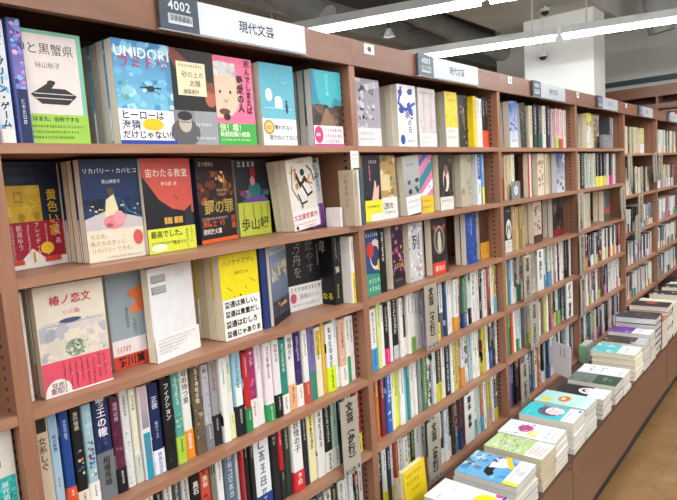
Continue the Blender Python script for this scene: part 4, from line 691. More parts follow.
spn(3, 0, S1, 3.20, .035, '#3a3a40', 'charcoal spine above the small grey box, fourth bay', y=.06)
spn(3, 0, S1, 3.40, .03, '#55585e', 'grey spine nearest the fourth upright on top shelf', y=.03, h=.184)
spn(3, 0, S1, 3.44, .03, '#8a8c90', 'light grey spine nearest the fourth upright on top shelf', y=.03, h=.18)
for i, (c, h) in enumerate([('#d2c9b0', .186), ('#cfc6ac', .184), ('#26302e', .188), ('#b8c4b4', .186), ('#c2ccbc', .184), ('#cdd2c2', .186), ('#1d1e22', .188), ('#2a2c30', .186), ('#1b1c20', .188), ('#c8cac8', .184), ('#1f2024', .186), ('#d8d8d4', .182)]):
    b = {6: '#e9e22c', 8: '#e8d838', 10: '#d8288a', 7: '#f0ee90'}.get(i)
    spn(3, 1, S2, 2.722+i*.068, .05 if i < 6 else .04, c, f'{cname(c)} book{" with "+cname(b)+" foot" if b else ""}, {ORD[i+1]} along the fourth bay second shelf', y=.03, h=h, band=dict(c=b, h=.3, spine=None) if b else None)
for i, (x, c) in enumerate([(2.78, '#1b1b1e'), (2.83, '#cdc4ac'), (2.90, '#d6ceb6'), (2.96, '#c2bca6')]):
    spn(3, 2, S3, x, .045, c, f'{cname(c)} book, {ORD[i+1]} along the fourth bay third shelf', y=.03, h=.186)
faced(3, 2, S3, 604, 225, .13, 2, '#4a5254', [R(0, 0, 1, 1, '#4a5254'), ('p', [(0, .5), (.6, .4), (1, .55), (1, .2), (0, .25)], '#b0584a'), ('p', [(0, .9), (.5, .5), (0, .4)], '#6a7274')], 'slate cover with red wedge, fourth bay third shelf', '# copy behind the slate cover with red wedge', y=.04, t=.03, h=.18)
# fifth and sixth bays: upper shelves
for i in range(9):
    c = ['#d3c8a8', '#2a3030', '#cfc3a0', '#dccfae', '#3a4244', '#c9bd9a', '#8a8c70', '#d6cbab', '#c6ba98'][i]
    spn(4, 0, SE[0], 3.62+i*.05, .035 if c[1] != '2' else .02, c, f'{cname(c)} book, {ORD[i+1]} along the fifth bay top shelf', y=.03, h=.17 if i % 2 else .175)
faced(4, 0, SE[0], 640, 152, .115, 1, '#d8cf98', [R(0, 0, 1, 1, '#e3dca8', '#b8b878'), blobs(['#c87a3a', '#a8542c', '#d8b060'], 14, .12, .1, .3, .9, .5), ('x', .2, .8, 6, .1, '#7a6a3a')], 'straw cover with orange fruit and white band, fifth bay', '#', y=.03, h=.172, band=dict(c='#e6e8ee', h=.36, front=[('x', .1, .7, 8, .09, '#667')]))
PAL2 = ['#d6ccb0', '#cfc6aa', '#e0d8c0', '#1c2420', '#2a2c30', '#c8bea0']
rng = random.Random(5)
row(4, 1, SE[1], 3.66, 4.49, 71, None, stuff=True, pool=PAL2, bands=[None], h=.178, tmean=.032)
row(5, 0, SE[0], 4.52, 5.38, 72, None, stuff=True, pool=POOL+PAL2*3, h=.172, tmean=.026)
row(5, 1, SE[1], 4.52, 5.38, 73, None, stuff=True, pool=POOL+PAL2*4, h=.172, tmean=.028)
# cut-off bay on the left
book(place(-.0585, .024, S4+.0006), 'teal and white spine with leaves in the cut-off bay', t=.043, h=.197, d=.13, cover='#e6e3da', seed=31, spine=dict(c='#e4e2d8', a=[R(0, .25, 1, .6, '#2fb4b0'), ('n', 0, .25, 1, .6, ['#49c8c2', '#1f9a98', '#8fd8cc'], 20, .2), ('l', [(.1, .3), (.5, .38), (.9, .3)], .08, '#8a6a2c'), ('v', '瀬戸内寂聴', .35, .97, .3, '#2a2c2c', .01), ('v', '現代語訳', .55, .56, .28, '#dff4f0', .01), ('y', .6, .2, 4, .22, '#4a4a40')]))
cc = ['#e8e6e0', '#c9c4b8', '#2a2c30', '#f0efe9', '#8a9a8c', '#d8d2c0', '#3a3c44', '#efece4']
for sh, zz in ((3, S4), (4, S5)):
    for i in range(4 if sh == 3 else 2):
        c = cc[(i+sh) % 8]; x = -.115-.028*i if sh == 3 else -.04-.028*i
        book(place(x, .028, zz+.0006), f'{cname(c)} spine, {ORD[i+1]} to the left on {SHN[sh]} shelf of the cut-off bay', t=.024, h=.188, d=.13, cover=c, seed=40+i, spine=dict(c=c, a=[('y', .5, .93, 7, .6, '#222' if lum(c) > .3 else '#eee')]))
book(place(-.084, .030, S4+.0006), 'pale narrow spine left of the teal leafy spine in the cut-off bay', t=.022, h=.188, d=.13, cover='#e9e7e1', seed=45, spine=dict(c='#e9e7e1', a=[('y', .5, .9, 8, .6, '#555')]))

# ------------------------------------------------------------------ piles on the counter
PG = 'books piled flat on the display counter'
def pile(x, w, n, t, topart, cover, label, copy, y=-.309, d=.196, band=None, pages='#ddd8cc', stuff=False, ztop=None, spine=None, seed=0, hard=False, yaw=0, sides=None):
    rng = random.Random(seed+int(x*100)); z = -1.0+.0004
    for i in range(n):
        M = flat_M(x+rng.uniform(-.003, .003), y+rng.uniform(-.002, .004), z+t, w, yaw+rng.uniform(-1.2, 1.2))
        lab = label if i == n-1 else copy.replace('#', ORD[n-i])
        cv = cover if not sides else sides[i % len(sides)]
        book(M, lab, PG, as_stuff=stuff, t=t, h=d, d=w, cover=cv, front=topart if i == n-1 else None, spine=spine or dict(c=cv), pages=pages, hard=hard, seed=seed, band=band if (i == n-1) else None)
        z += t+.0006+(.002 if i == n-1 else 0)
T_ = .0196
pile(.70, .13, 5, T_, [blobs(['#5a8ac0', '#e8e4d0'], 14, .2)], '#dfe6ee', 'pale blue cover on the pile nearest the camera', '# book down in the pile nearest the camera')
pile(.965, .118, 5, .0208, [R(0, 0, 1, 1, '#eef2f6'), ('e', .58, .22, .3, .16, '#f0e018'), ('x', .1, .82, 4, .06, '#3a3c40'), ('x', .5, .72, 5, .05, '#8a8c90'), ('e', .95, .1, .08, .06, '#e23a92'), R(0, 0, 1, .04, '#2a3c9a')], '#2a3c9a', 'white cover with a big yellow shape, front left pile', '# book down under the white cover with yellow shape', sides=['#e9ecef', '#28409a'])
pile(1.145, .160, 5, .0208, [R(0, 0, 1, 1, '#4aa0d8', '#7ab4de'), blobs(['#5cb0e0', '#8ac4e8', '#3a8ac8'], 30, .12), ('n', .3, .72, 1, 1, ['#6a7a8a', '#d8dde0', '#3a4a5c', '#b8c4cc'], 34, .07), ('e', .42, .56, .22, .07, '#14161e'), ('e', .24, .5, .1, .05, '#14161e'), ('p', [(.45, .6), (.85, .62), (.95, .4), (.7, .26), (.55, .38)], '#f0ecf2'), ('n', .7, .5, .95, .66, ['#6a4a9a', '#8a6ab0'], 6, .06), ('p', [(.55, .3), (1, .5), (1, .4), (.6, .22)], '#f0c83a')],
     '#3a88b8', 'blue cover with black crow-like shape and pale cone on a pile', '# book down under the blue crow-like cover', band=dict(c='#f2f3f2', h=.24, front=[R(0, 0, .12, 1, '#e9e040'), ('x', .25, .7, 6, .08, '#667'), ('e', .5, .35, .12, .2, '#c9ccd0')]), sides=['#e9e9e6', '#3a7cb0', '#e6e6e2'])
pile(1.340, .118, 5, .0208, [R(0, 0, 1, 1, '#a8c880', '#c4dca0'), blobs(['#e6ecd8', '#8ab064', '#d0dcb8', '#f0f0e6'], 50, .07, 0, .25, 1, .9), R(0, 0, 1, .3, '#f2f0ee'), ('n', .1, .4, .9, .75, ['#d8d8d4', '#7a8a78', '#5a7050', '#f4f4ea'], 50, .035), ('l', [(.1, .5), (.3, .62), (.5, .5), (.7, .66), (.95, .55)], .012, '#6a7a60'), ('l', [(.2, .8), (.4, .72), (.65, .84)], .012, '#7a8a6a')] + [('x', .12, .25-.06*i, 8, .07, '#cc3a4c') for i in range(4)], '#c9bea0', 'light green meadow cover with red lettering at its foot', '# book down under the light green meadow cover', pages='#cfc4a8')
pile(1.462, .122, 5, .0216, [R(0, 0, 1, 1, '#e6edf4'), ('e', .55, .62, .24, .13, '#c03a88'), ('n', .1, .5, .5, .75, ['#8a5aa0', '#b8a4c8', '#d8d0e0'], 12, .05), ('e', .3, .45, .24, .09, '#e6e4a0'), ('n', .1, .35, .7, .5, ['#b8d08a', '#e0dc8a'], 16, .05), ('n', .45, .5, .9, .75, ['#a83078', '#d86aa8', '#8a2a70'], 22, .04), ('l', [(.1, .7), (.3, .62), (.5, .68), (.8, .5)], .012, '#7a6a8a'), ('y', .08, .92, 5, .06, '#8a6a9a'), ('x', .1, .2, 9, .08, '#9a9ca4'), ('x', .1, .1, 9, .08, '#c0a4ac')], '#f0f2f4', 'white cover with magenta blossom on its pile', '# book down under the magenta blossom cover')
pile(1.640, .130, 5, .0222, [R(0, 0, 1, 1, '#35c3cc'), ('e', .55, .52, .36, .24, '#5a5670'), ('e', .6, .46, .26, .18, '#efd4d8'), ('n', .3, .34, .9, .5, ['#f2dfe2', '#e9c4cc'], 12, .08), ('x', .05, .88, 6, .06, '#f4fafa'), ('n', .25, .35, .95, .72, ['#6a6680', '#4a4660', '#8a8498'], 14, .07), ('e', .62, .5, .24, .13, '#f2dade'), ('e', .5, .52, .03, .015, '#3a3040'), ('e', .7, .52, .03, .015, '#3a3040'), ('l', [(.56, .44), (.66, .44)], .012, '#b05a6a'), ('l', [(.38, .62), (.6, .64), (.84, .6)], .05, '#4a4660')], '#e4e6e2', 'turquoise cover with a long-haired face, biggest front pile', '# book down under the turquoise face cover', sides=['#e9ebe8', '#dfe6e6', '#e9ebe8'], band=dict(c='#f0f4f8', h=.24, front=[('x', .1, .75, 8, .09, '#6a7aa0'), ('x', .1, .4, 7, .07, '#9aa4b8'), ('e', .85, .2, .08, .12, '#3a62b0')]))
pile(1.774, .130, 5, .0230, [R(0, 0, 1, 1, '#bfe6e2', '#a8dcd8'), ('e', .22, .80, .17, .09, '#f0d83a'), ('e', .5, .52, .24, .11, '#d2713a'), ('e', .5, .54, .1, .04, '#f0e0c8'), ('e', .78, .45, .08, .05, '#e6e08a'), ('n', .1, .25, .9, .9, ['#e08a5a', '#8ac8a0', '#f0e08a', '#fff', '#5ab0c0'], 26, .025), R(0, 0, 1, .18, '#cfeaf2')], '#3ab8b8', 'pale aqua cover with orange and yellow fruit drawings', '# book down under the fruit drawing cover', sides=['#2fb0a8', '#e4ece8', '#e9ebe8', '#dfeae6'])
pile(1.985, .120, 4, .0200, [R(0, 0, 1, 1, '#1d1d20'), ('e', .6, .4, .3, .2, '#f0f0ee'), ('e', .6, .44, .16, .1, '#1d1d20'), ('e', .62, .4, .14, .08, '#e2dcd6')], '#e6e6e2', 'black cover with a white pale-faced drawing, low pile', '# book down in the low pile under the black cover', band=dict(c='#f0f1f2', h=.34, front=[('x', .1, .6, 8, .08, '#99a')]), sides=['#17171a', '#e9e9e6'])
pile(2.165, .122, 4, .0198, [R(0, 0, 1, 1, '#6a7a72'), ('n', 0, .5, 1, 1, ['#75847c', '#5e6e66'], 12, .2), R(0, 0, 1, .5, '#2c4a3c'), ('x', .35, .3, 3, .14, '#d8e0d4'), ('x', .35, .18, 3, .1, '#b8c8bc')], '#e2e4e0', 'dark green and grey cover, pile beside the low black one', '# book down under the dark green and grey cover', sides=['#dcdedc', '#2a4038'])
pile(2.290, .126, 4, .0198, [R(0, 0, 1, 1, '#e6eaec'), ('n', .15, .3, .85, .8, ['#8ab04a', '#5a6a70', '#c8ccd0', '#3a4a50', '#dfe4e0'], 34, .045), ('l', [(.2, .5), (.8, .55)], .02, '#667a5a'), ('x', .1, .12, 8, .08, '#8a9098')], '#dfe1e4', 'white cover with fine green line drawing beside dark green', '# book down under the fine line drawing cover', sides=['#dfe1e4', '#1e2226', '#d9dbdd'])
pile(2.500, .145, 5, .0240, [R(0, 0, 1, 1, '#e6ecec'), R(0, .42, 1, 1, '#5ac0c4'), blobs(['#8ad8d4', '#3aa8b0', '#c8ece8'], 16, .12, 0, .45, 1, 1), ('x', .15, .25, 8, .08, '#7a8a90')], '#e9e4d2', 'turquoise topped cover on thick cream books, middle of counter', '# thick cream book down under the turquoise topped cover', pages='#e6dfc8', hard=True)
pile(2.655, .125, 6, .0212, [R(0, 0, 1, 1, '#3a2c28'), ('n', 0, 0, 1, 1, ['#5a4038', '#2a1f1c', '#8a6a58', '#c8c4c0'], 26, .12), R(0, 0, 1, .25, '#b8bcc4')], '#dcd6c8', 'dark brown cover on a mixed pile in the middle', '# book down under the dark brown cover', sides=['#e2dccb', '#b8bcc4', '#4a3a30'], stuff=True)
pile(2.790, .120, 6, .0238, [R(0, 0, 1, 1, '#6a3aa8'), blobs(['#7a4ab8', '#e0603a', '#5a2a98', '#a88ad8'], 18, .14, 0, .4, 1, 1), R(0, 0, 1, .45, '#f0eef2'), ('x', .1, .3, 7, .1, '#6a3aa8')], '#d8dade', 'purple cover with white lower half, pile before the thick books', '# book down under the purple cover', sides=['#c9ccd2', '#e9e9ea', '#3a3a44'], stuff=True)
pile(2.915, .145, 6, .0330, [R(0, 0, 1, 1, '#33302f'), blobs(['#4a4644', '#22201f', '#6a6460'], 24, .16), ('x', .2, .5, 6, .1, '#a8a49e')], '#2b2a2c', 'charcoal cover on tall pile of thick grey-white books', '# thick book down under the charcoal cover', pages='#d6d4d2', hard=True, stuff=True)
pile(3.068, .130, 7, .0205, [R(0, 0, 1, 1, '#c8483c'), blobs(['#d8584a', '#e8b0a0', '#a83a30'], 12, .14)], '#e0a08c', 'red cover on the pile behind the thick grey books', '# book down under the red cover', sides=['#e0a890', '#e6d8c4', '#c85a4a', '#e2dccb'], stuff=True)
pile(3.205, .140, 8, .0245, [R(0, 0, 1, 1, '#2a2627'), ('e', .7, .5, .2, .15, '#b84a44')], '#2a2627', 'near-black cover with red spot on a tall far pile', '# book down under the near-black cover with red spot', hard=True, pages='#ddd8cc', sides=['#26262a', '#e6e4e0', '#c8c0b0'], stuff=True)
ST = dict(stuff=True)
for i, (x, n, t, c, pg) in enumerate([(3.36, 7, .026, '#e2dccb', '#e6e0cc'), (3.70, 5, .034, '#2a2a2c', '#e9e2cc'), (3.88, 6, .022, '#c8484a', '#e6e0cc'), (4.05, 5, .03, '#1c1c20', '#e9e2cc'), (4.23, 6, .022, '#e6e6e2', '#ddd'), (4.40, 4, .026, '#e8dca8', '#eee2b8'), (4.58, 6, .02, '#b03a34', '#ddd'), (4.75, 5, .024, '#22262c', '#ddd'), (4.93, 6, .02, '#d8d4c8', '#ddd'), (5.10, 5, .022, '#3a4a6a', '#ddd')]):
    pile(x, .135, n, t, [blobs(['#f0efe9', c], 12, .15)], c, '', '', pages=pg, **ST)
far_o = tag(far.build('distant_books', M_PRINT), 'crowded small books filling the far bays and far counter piles', 'books', kind='stuff')

# ------------------------------------------------------------------ signs, tags, cards
def sign(x, num, title, label):
    root = tag(empty('category_sign', Matrix.Translation((x, -.012, .310))), label, 'sign', 'white section signs on the top rail')
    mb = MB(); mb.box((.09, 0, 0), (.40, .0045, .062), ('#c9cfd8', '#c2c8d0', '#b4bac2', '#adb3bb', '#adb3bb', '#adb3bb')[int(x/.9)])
    Art(mb, lambda u, v, l: (.09+u, -.0002-l, v), .31, .062).run([('h', title, .335, .50, .083, '#20242a', .014)]); mb.build('sign_plate', M_PLAST, root)
    mb = MB(); mb.box((0, -.002, -.002), (.089, .0045, .064), '#3b4653')
    items = [('h', num, .22, .72, .27, '#cfd6dc', .012), R(.2, .16, .82, .46, '#c9cfd4')] + [R(.23+.033*i, .24, .23+.033*i+(.018 if i % 3 else .01), .44, '#30363c') for i in range(17)]
    Art(mb, lambda u, v, l: (u, -.0022-l, v), .089, .062).run(items); mb.build('number_tag', M_PLAST, root)
    mb = MB(); mb.box((-.004, -.003, -.004), (.402, -.0028+.0075, -.0025), '#b8bcc0'); mb.box((.2, .0046, .03), (.24, .0076, .05), '#c8ccd0'); mb.build('clip_rail', M_PLAST, root)
SG = [('4002', '現代文芸', 'white section sign with dark tag 4002 over the nearest bay'), ('4003', '現代文芸', 'white section sign over the second bay'), ('4004', '現代文芸', 'white section sign over the third bay'),
      ('4005', 'ミステリ', 'white section sign over the fourth bay'), ('4006', '文庫', 'white section sign over the fifth bay'), ('4007', '文庫', 'white section sign at the right edge over the sixth bay')]
for i, (n, t, l) in enumerate(SG): sign(.313+.9*i, n, t, l)
for i, (x, w) in enumerate([(.955, .045), (1.885, .035), (2.70, .034), (3.62, .03)]):
    mb = MB(); mb.box((0, 0, 0), (w, .0012, .026), '#efeeea'); Art(mb, lambda u, v, l: (u, -.0002-l, v), w, .026).run([('e', .5, .5, .2, .28, '#2c3a5a'), R(.3, .4, .7, .6, '#2c3a5a')])
    o = mb.build('camera_sticker', M_PLAST, None, Matrix.Translation((x, -.0055, .342)))  # camera sticker stuck flat on the top rail
    tag(o, f'small white square sticker on the rail above the {["first", "second", "third", "fourth"][i]} upright', 'sticker', 'small stickers on the top rail')
def plate(u0, u1, v, top, hgt, text, label, w=.07, tilt=0, Y=-.012, x=None, small=True, c='#a9a293', kind='index_plate', tc='#17181a', sz=.40, cat='index plate'):
    x = at(u0, v, 1, Y).x if x is None else x
    M = Matrix.Translation((x+w/2, Y, top)) @ Matrix.Rotation(math.radians(tilt), 4, 'Y') @ Matrix.Translation((-w/2, 0, -hgt))
    root = tag(empty(kind, M), label, cat, 'grey index plates between the books' if kind == 'index_plate' else None)
    mb = MB(); mb.prism([(0, 0), (w, 0), (w, .002), (0, .002)], 0, hgt, c)
    items = [('v', text, .5+q, .96, sz, tc, .03) for q in (-.018, .018, 0)]
    if small: items.append(R(.1, .02, .9, .075, '#4a463f')); items.append(('h', '文芸一般', .16, .048, .16, '#ddd', .0))
    Art(mb, lambda a, b, l: (a, -.0002-l, b), w, hgt).run(items); mb.build('plate', M_PLAST, root)
    if kind == 'index_plate' or kind == 'author_card':
        mb = MB(); mb.box((w*.86, .0022, .035), (w*.86+.0009, .033, hgt-.03), c); mb.build('divider_fin', M_PLAST, root)
plate(342, 0, 404, -.566, .205, '文芸（か行）', 'grey index plate lettered ka-row standing by the first upright', x=.748, w=.072, tilt=0)
plate(426, 0, 286, -.338, .207, '文芸（さ行）', 'grey index plate lettered sa-row, second bay fourth shelf', x=1.186, w=.074)
plate(430, 0, 425, -.782, .205, '文芸（な行）', 'grey index plate lettered na-row on the bottom shelf, second bay', x=1.172, w=.078, Y=-.006)
plate(467, 0, 396, -.770, .175, '梨木 香歩', 'white author card on the second bay bottom shelf', x=1.412, w=.066, small=False, c='#dcdad8', kind='author_card', cat='author card')
plate(525, 0, 258, -.352, .19, '文芸（は行）', 'grey index plate lettered ha-row, third bay fourth shelf', x=1.965, w=.078)
plate(538, 0, 250, -.346, .18, '林 真理子', 'white author card beside the ha-row plate, third bay', x=2.112, w=.07, small=False, c='#e2e2de', kind='author_card', cat='author card')
plate(532, 0, 305, -.562, .205, '文芸（ま行）', 'grey index plate lettered ma-row, third bay fifth shelf', x=2.02, w=.085)
plate(568, 0, 284, -.556, .172, '村上 春樹', 'white author card near the third upright on the fifth shelf', x=2.47, w=.09, small=False, c='#e2e2de', kind='author_card', cat='author card')
plate(525, 0, 373, -.800, .178, '文芸（や行）', 'grey index plate lettered ya-row, bottom shelf of third bay', x=1.915, w=.085, Y=-.006)
plate(577, 0, 197, -.130, .19, 'ミステリ新刊', 'uppermost grey mystery index plate before the third upright', x=2.645, w=.085, Y=-.02, small=False, sz=.4)
plate(579, 0, 238, -.342, .20, '国内ミステリ', 'middle grey mystery index plate on the third upright, fourth shelf', x=2.655, w=.08, Y=-.02, small=True, sz=.42)
plate(579, 0, 280, -.562, .20, '国内ミステリ', 'lowest grey mystery index plate on the third upright, fifth shelf', x=2.655, w=.08, Y=-.02, small=True, sz=.42)
plate(617, 0, 188, -.135, .19, 'ミステリ新刊', 'tilted grey plate over the fourth upright by third shelf', x=3.42, w=.10, Y=-.02, tilt=-9, small=True, sz=.36)
plate(624, 0, 163, .055, .19, 'ミステリ文庫', 'tilted grey plate left of cream spines, fifth bay', x=3.60, w=.10, Y=-.02, tilt=-5, small=True, sz=.36)
plate(630, 0, 190, -.21, .19, '海外文庫', 'grey plate in front of fifth bay third shelf', x=3.86, w=.12, Y=-.02, small=False, sz=.4)
plate(625, 0, 200, -.33, .19, 'ミステリ', 'lower overlapping grey plate in front of fifth bay', x=3.69, w=.12, Y=-.04, small=True, sz=.4)
plate(651, 0, 161, .06, .20, '海外の小説', 'left grey plate of the crossed pair at the fifth upright', x=4.27, w=.12, Y=-.02, tilt=-12, small=True, sz=.38)
plate(657, 0, 161, .06, .20, '海外文庫', 'right grey plate of the crossed pair at the fifth upright', x=4.44, w=.12, Y=-.026, tilt=4, small=True, sz=.38)
# white tag on the first upright, card with snowflake, small grey box, white clipped card, yellow display book
mb = MB(); mb.box((0, 0, 0), (.034, .001, .052), '#dfe0de'); Art(mb, lambda u, v, l: (u, -.0002-l, v), .034, .052).run([('x', .15, .8, 5, .14, '#777'), ('x', .15, .6, 4, .14, '#999')])
tag(mb.build('paper_tag', M_PLAST, None, Matrix.Translation((.870, -.0025, .030))), 'small white paper tag behind the slate book on first upright', 'tag')
mb = MB(); mb.box((0, 0, 0), (.085, .001, .075), '#7f868c'); Art(mb, lambda u, v, l: (u, -.0002-l, v), .085, .075).run([('e', .5, .5, .22, .25, '#e9ebec'), ('e', .5, .5, .12, .14, '#7f868c'), ('l', [(.5, .2), (.5, .8)], .04, '#e9ebec'), ('l', [(.25, .35), (.75, .65)], .04, '#e9ebec'), ('l', [(.25, .65), (.75, .35)], .04, '#e9ebec')])
tag(mb.build('shelf_card', M_PLAST, None, Matrix.Translation((1.925, .012, S2+.0008))), 'grey square card with white snowflake mark, third bay', 'card')
mb = MB(); mb.prism([(0, 0), (.19, 0), (.19, .018), (0, .018)], 0, .075, '#7d8084'); Art(mb, lambda u, v, l: (u, -.0002-l, v), .19, .075).run([('x', .1, .7, 12, .05, '#b8bcc0'), R(.5, .1, .95, .5, '#8f8a8c')])
tag(mb.build('card_box', M_PLAST, None, Matrix.Translation((3.16, .003, S1+.0008))), 'low grey card box in front of dark spines, fourth bay', 'box')
def board(x, y, z, yaw, w, h, c, art, label, name):
    mb = MB(); mb.prism([(0, 0), (w, 0), (w, .0018), (0, .0018)], 0, h, c); mb.box((0, .002, 0), (w, .05, .0012), c)
    Art(mb, lambda u, v, l: (u, -.0002-l, v), w, h).run(art)
    tag(mb.build(name, M_PLAST, None, place(x, y, z, yaw)), label, 'board')
_a, _b = Vector((2.285, -.006, 0)), Vector((2.215, -.110, 0)); _w = (_b-_a).length
mb = MB(); mb.prism([(0, 0), (_w, 0), (_w, .0018), (0, .0018)], 0, .150, '#f4f4f8'); mb.box((-.03, .0002, .03), (0, .0012, .12), '#f4f4f8')
Art(mb, lambda u, v, l: (u, -.0002-l, v), _w, .150).run([('y', .45, .9, 3, .12, '#4a4c52'), ('y', .66, .9, 3, .12, '#4a4c52')])
tag(mb.build('clipped_card', M_PLAST, None, place(_a.x, _a.y, -.938, math.degrees(math.atan2(_b.y-_a.y, _b.x-_a.x)))), 'white card with small lettering sticking out of the bottom shelf', 'card')  # lettered card clipped among the bottom-shelf books by its side tab
mb = MB()
for i in range(7): mb.prism([(.018*i, 0), (.018*i+.015, 0), (.018*i+.015, .035), (.018*i, .035)], 0, .09, ['#7fae8a', '#c8ccc8', '#b9bcb8', '#cfd1ce', '#c2c6c2', '#c8ccc8', '#d6d6d2'][i])
tag(mb.build('pamphlets', M_PLAST, None, place(2.655, -.040, -.9995, 0)), 'row of thin white and green booklets behind the white board', 'booklets', kind='stuff')
ytop = [R(0, 0, 1, 1, '#e6c81e'), ('x', .1, .88, 7, .1, '#6a5a10'), ('x', .1, .75, 5, .12, '#8a7414'), ('x', .3, .6, 4, .1, '#8a7414')] + [('x', .1, .42-.07*i, 10, .07, '#8a7a1c') for i in range(5)]
book(face_M(.95, -.065, -.9995, .115, 0, 3), 'yellow book standing face-out on the counter before the bottom shelf', FR, t=.016, h=.165, d=.115, cover='#e6c81e', front=ytop, spine=dict(c='#f2f0ea'), pages='#e9e6dc')

# ------------------------------------------------------------------ room
ux = Vector((-.2908, .9568, 0))        # direction of the lamps
mb = MB(); mb.box((-6, -8, FLOOR-.05), (14, 10, FLOOR)); M_FLOOR = mat('tan_vinyl_floor', '#917049', noise='#735434', rough=.13, nscale=1.6, scale=(1, 1, 1), spec=.5)
nt = M_FLOOR.node_tree; b = nt.nodes['Principled BSDF']
wv = nt.nodes.new('ShaderNodeTexNoise'); wv.inputs['Scale'].default_value = 9; wv.inputs['Detail'].default_value = 8; wv.inputs['Roughness'].default_value = .7
tc = nt.nodes['Texture Coordinate']; nt.links.new(tc.outputs['Object'], wv.inputs[0])
mx = nt.nodes.new('ShaderNodeMix'); mx.data_type = 'RGBA'; mx.blend_type = 'OVERLAY'; mx.inputs[0].default_value = .45
old = b.inputs['Base Color'].links[0].from_socket; nt.links.new(old, mx.inputs[6]); nt.links.new(wv.outputs[0], mx.inputs[7]); nt.links.new(mx.outputs[2], b.inputs['Base Color'])
bk = nt.nodes.new('ShaderNodeTexBrick'); bk.inputs['Scale'].default_value = 1; bk.inputs['Brick Width'].default_value = .45; bk.inputs['Row Height'].default_value = .45; bk.offset = 0
bk.inputs['Color1'].default_value = (1, 1, 1, 1); bk.inputs['Color2'].default_value = (.96, .96, .96, 1); bk.inputs['Mortar'].default_value = (.86, .86, .86, 1); bk.inputs['Mortar Size'].default_value = .003
nt.links.new(tc.outputs['Object'], bk.inputs[0]); m2 = nt.nodes.new('ShaderNodeMix'); m2.data_type = 'RGBA'; m2.blend_type = 'MULTIPLY'; m2.inputs[0].default_value = 1
nt.links.new(mx.outputs[2], m2.inputs[6]); nt.links.new(bk.outputs[0], m2.inputs[7]); nt.links.new(m2.outputs[2], b.inputs['Base Color'])
struct(mb, 'floor', M_FLOOR)
CZ = 2.05
mb = MB(); mb.box((-6, -8, CZ), (14, 10, CZ+.05)); struct(mb, 'ceiling', M_CEIL)
mb = MB(); mb.box((13.9, -8, FLOOR), (14, 10, CZ)); struct(mb, 'wall_far', M_GREY)
mb = MB(); mb.box((-6, 9.9, FLOOR), (13.9, 10, CZ)); struct(mb, 'wall_back', M_CEIL)
mb = MB(); mb.box((7.45, -5, FLOOR), (7.6, 2.55, CZ)); struct(mb, 'wall_right', M_GREY)
mb = MB(); mb.box((5.93, .845, FLOOR), (6.31, 1.55, 1.5595)); struct(mb, 'wall_pillar', M_WHITE)
mb = MB(); mb.box((7.40, -5, .955), (7.449, 1.30, .985)); mb.box((7.36, -5, .93), (7.449, 1.30, .956)); struct(mb, 'trim_1', M_TEAL)
for i, (y, w) in enumerate([(1.1, .4), (3.4, .35), (-1.4, .35)]):
    mb = MB(); mb.box((-5.9, 0, 0), (12 if y > 2 else 6.6, w, .28)); struct(mb, f'trim_{i+2}', M_CONC, Matrix.Translation((0, y, CZ-.285)))
# the wall bookcase facing along the run
root = tag(empty('wall_bookcase', Matrix.Translation((7.05, 0, FLOOR))), 'tall brown bookcase on the far wall, rising behind the run', 'bookcase')
def wb(name, a, b_, m):
    mb = MB(); mb.box(a, b_); mb.v = [(p-7.05, q, r-FLOOR) for p, q, r in mb.v]; mb.build(name, m, root)
wb('top_rail', (7.04, -4, .72), (7.06, 1.2, .84), M_FASCIA); wb('top_panel', (7.06, -4, .80), (7.34, 1.2, .815), M_WOOD); wb('back_panel', (7.33, -4, FLOOR), (7.345, 1.2, .79), M_BACK)
for y in (-4, -3.1, -2.2, -1.3, -.4, .5, 1.18): wb('side_panel', (7.062, y, FLOOR), (7.329, y+.02, .799), M_WOODV)
for z_ in (.60, .56, .36, .1, -.15, -.4, -.65, -.9):
    if z_ == .60: wb('crown_strip', (7.045, -4, .585), (7.058, 1.2, .64), M_FASCIA)
    else: wb('shelf', (7.063, -3.98, z_-.016), (7.328, 1.18, z_), M_WOOD)
fb = MB(); rng = random.Random(9)
for z_ in (.36, .1, -.15, -.4, -.65, -.9):
    y = -3.9
    while y < 1.1:
        t = rng.uniform(.016, .035)
        if not any(abs(y+t/2-q-.01) < .035 for q in (-4, -3.1, -2.2, -1.3, -.4, .5, 1.18)):
            c = rng.choice(POOL); fb.box((7.09, y, z_+.001), (7.22, y+t, z_+rng.uniform(.14, .18)), c)
        y += t+.002
tag(fb.build('distant_wall_books', M_PRINT), 'tightly packed spines on the far wall bookcase', 'books', kind='stuff')

# ceiling gear
def duct(p0, p1, r, label, name='duct', joints=0):
    p0 = Vector(p0); p1 = Vector(p1); root = tag(empty(name, Matrix.Translation(p0)), label, 'duct')
    mb = MB(); mb.cyl((0, 0, 0), p1-p0, r, n=24); mb.build('duct_body', M_DUCT, root)
    d = (p1-p0)
    for i in range(1, joints+1):
        q = d*(i/(joints+1)); mb = MB(); mb.cyl(q-d.normalized()*.02, q+d.normalized()*.02, r*1.06, n=24); mb.build('duct_collar', M_DUCT, root)
def dpx(p, q, r, *a, **k): duct(at(p[0], p[1], 1, p[2]), at(q[0], q[1], 1, q[2]), r, *a, **k)
dpx((388, 2, 3.3), (512, 56, 2.4), .13, 'fat pale round duct running down behind the lower lamp row', joints=3)
dpx((268, -14, 2.6), (326, 20, 2.1), .12, 'short pale duct hanging at the top left of the ceiling', joints=1)
dpx((455, -8, 2.1), (535, 22, 1.9), .045, 'thin pale pipe under the ceiling toward the pillar', 'pipe', joints=2)
dpx((345, 46, 3.6), (440, 26, 3.3), .03, 'thin grey pipe crossing behind the cone lamp', 'pipe', joints=2)
duct((6.85, .42, 1.36), (6.75, .50, 2.03), .13, 'pale duct end dropping from the ceiling at upper right')
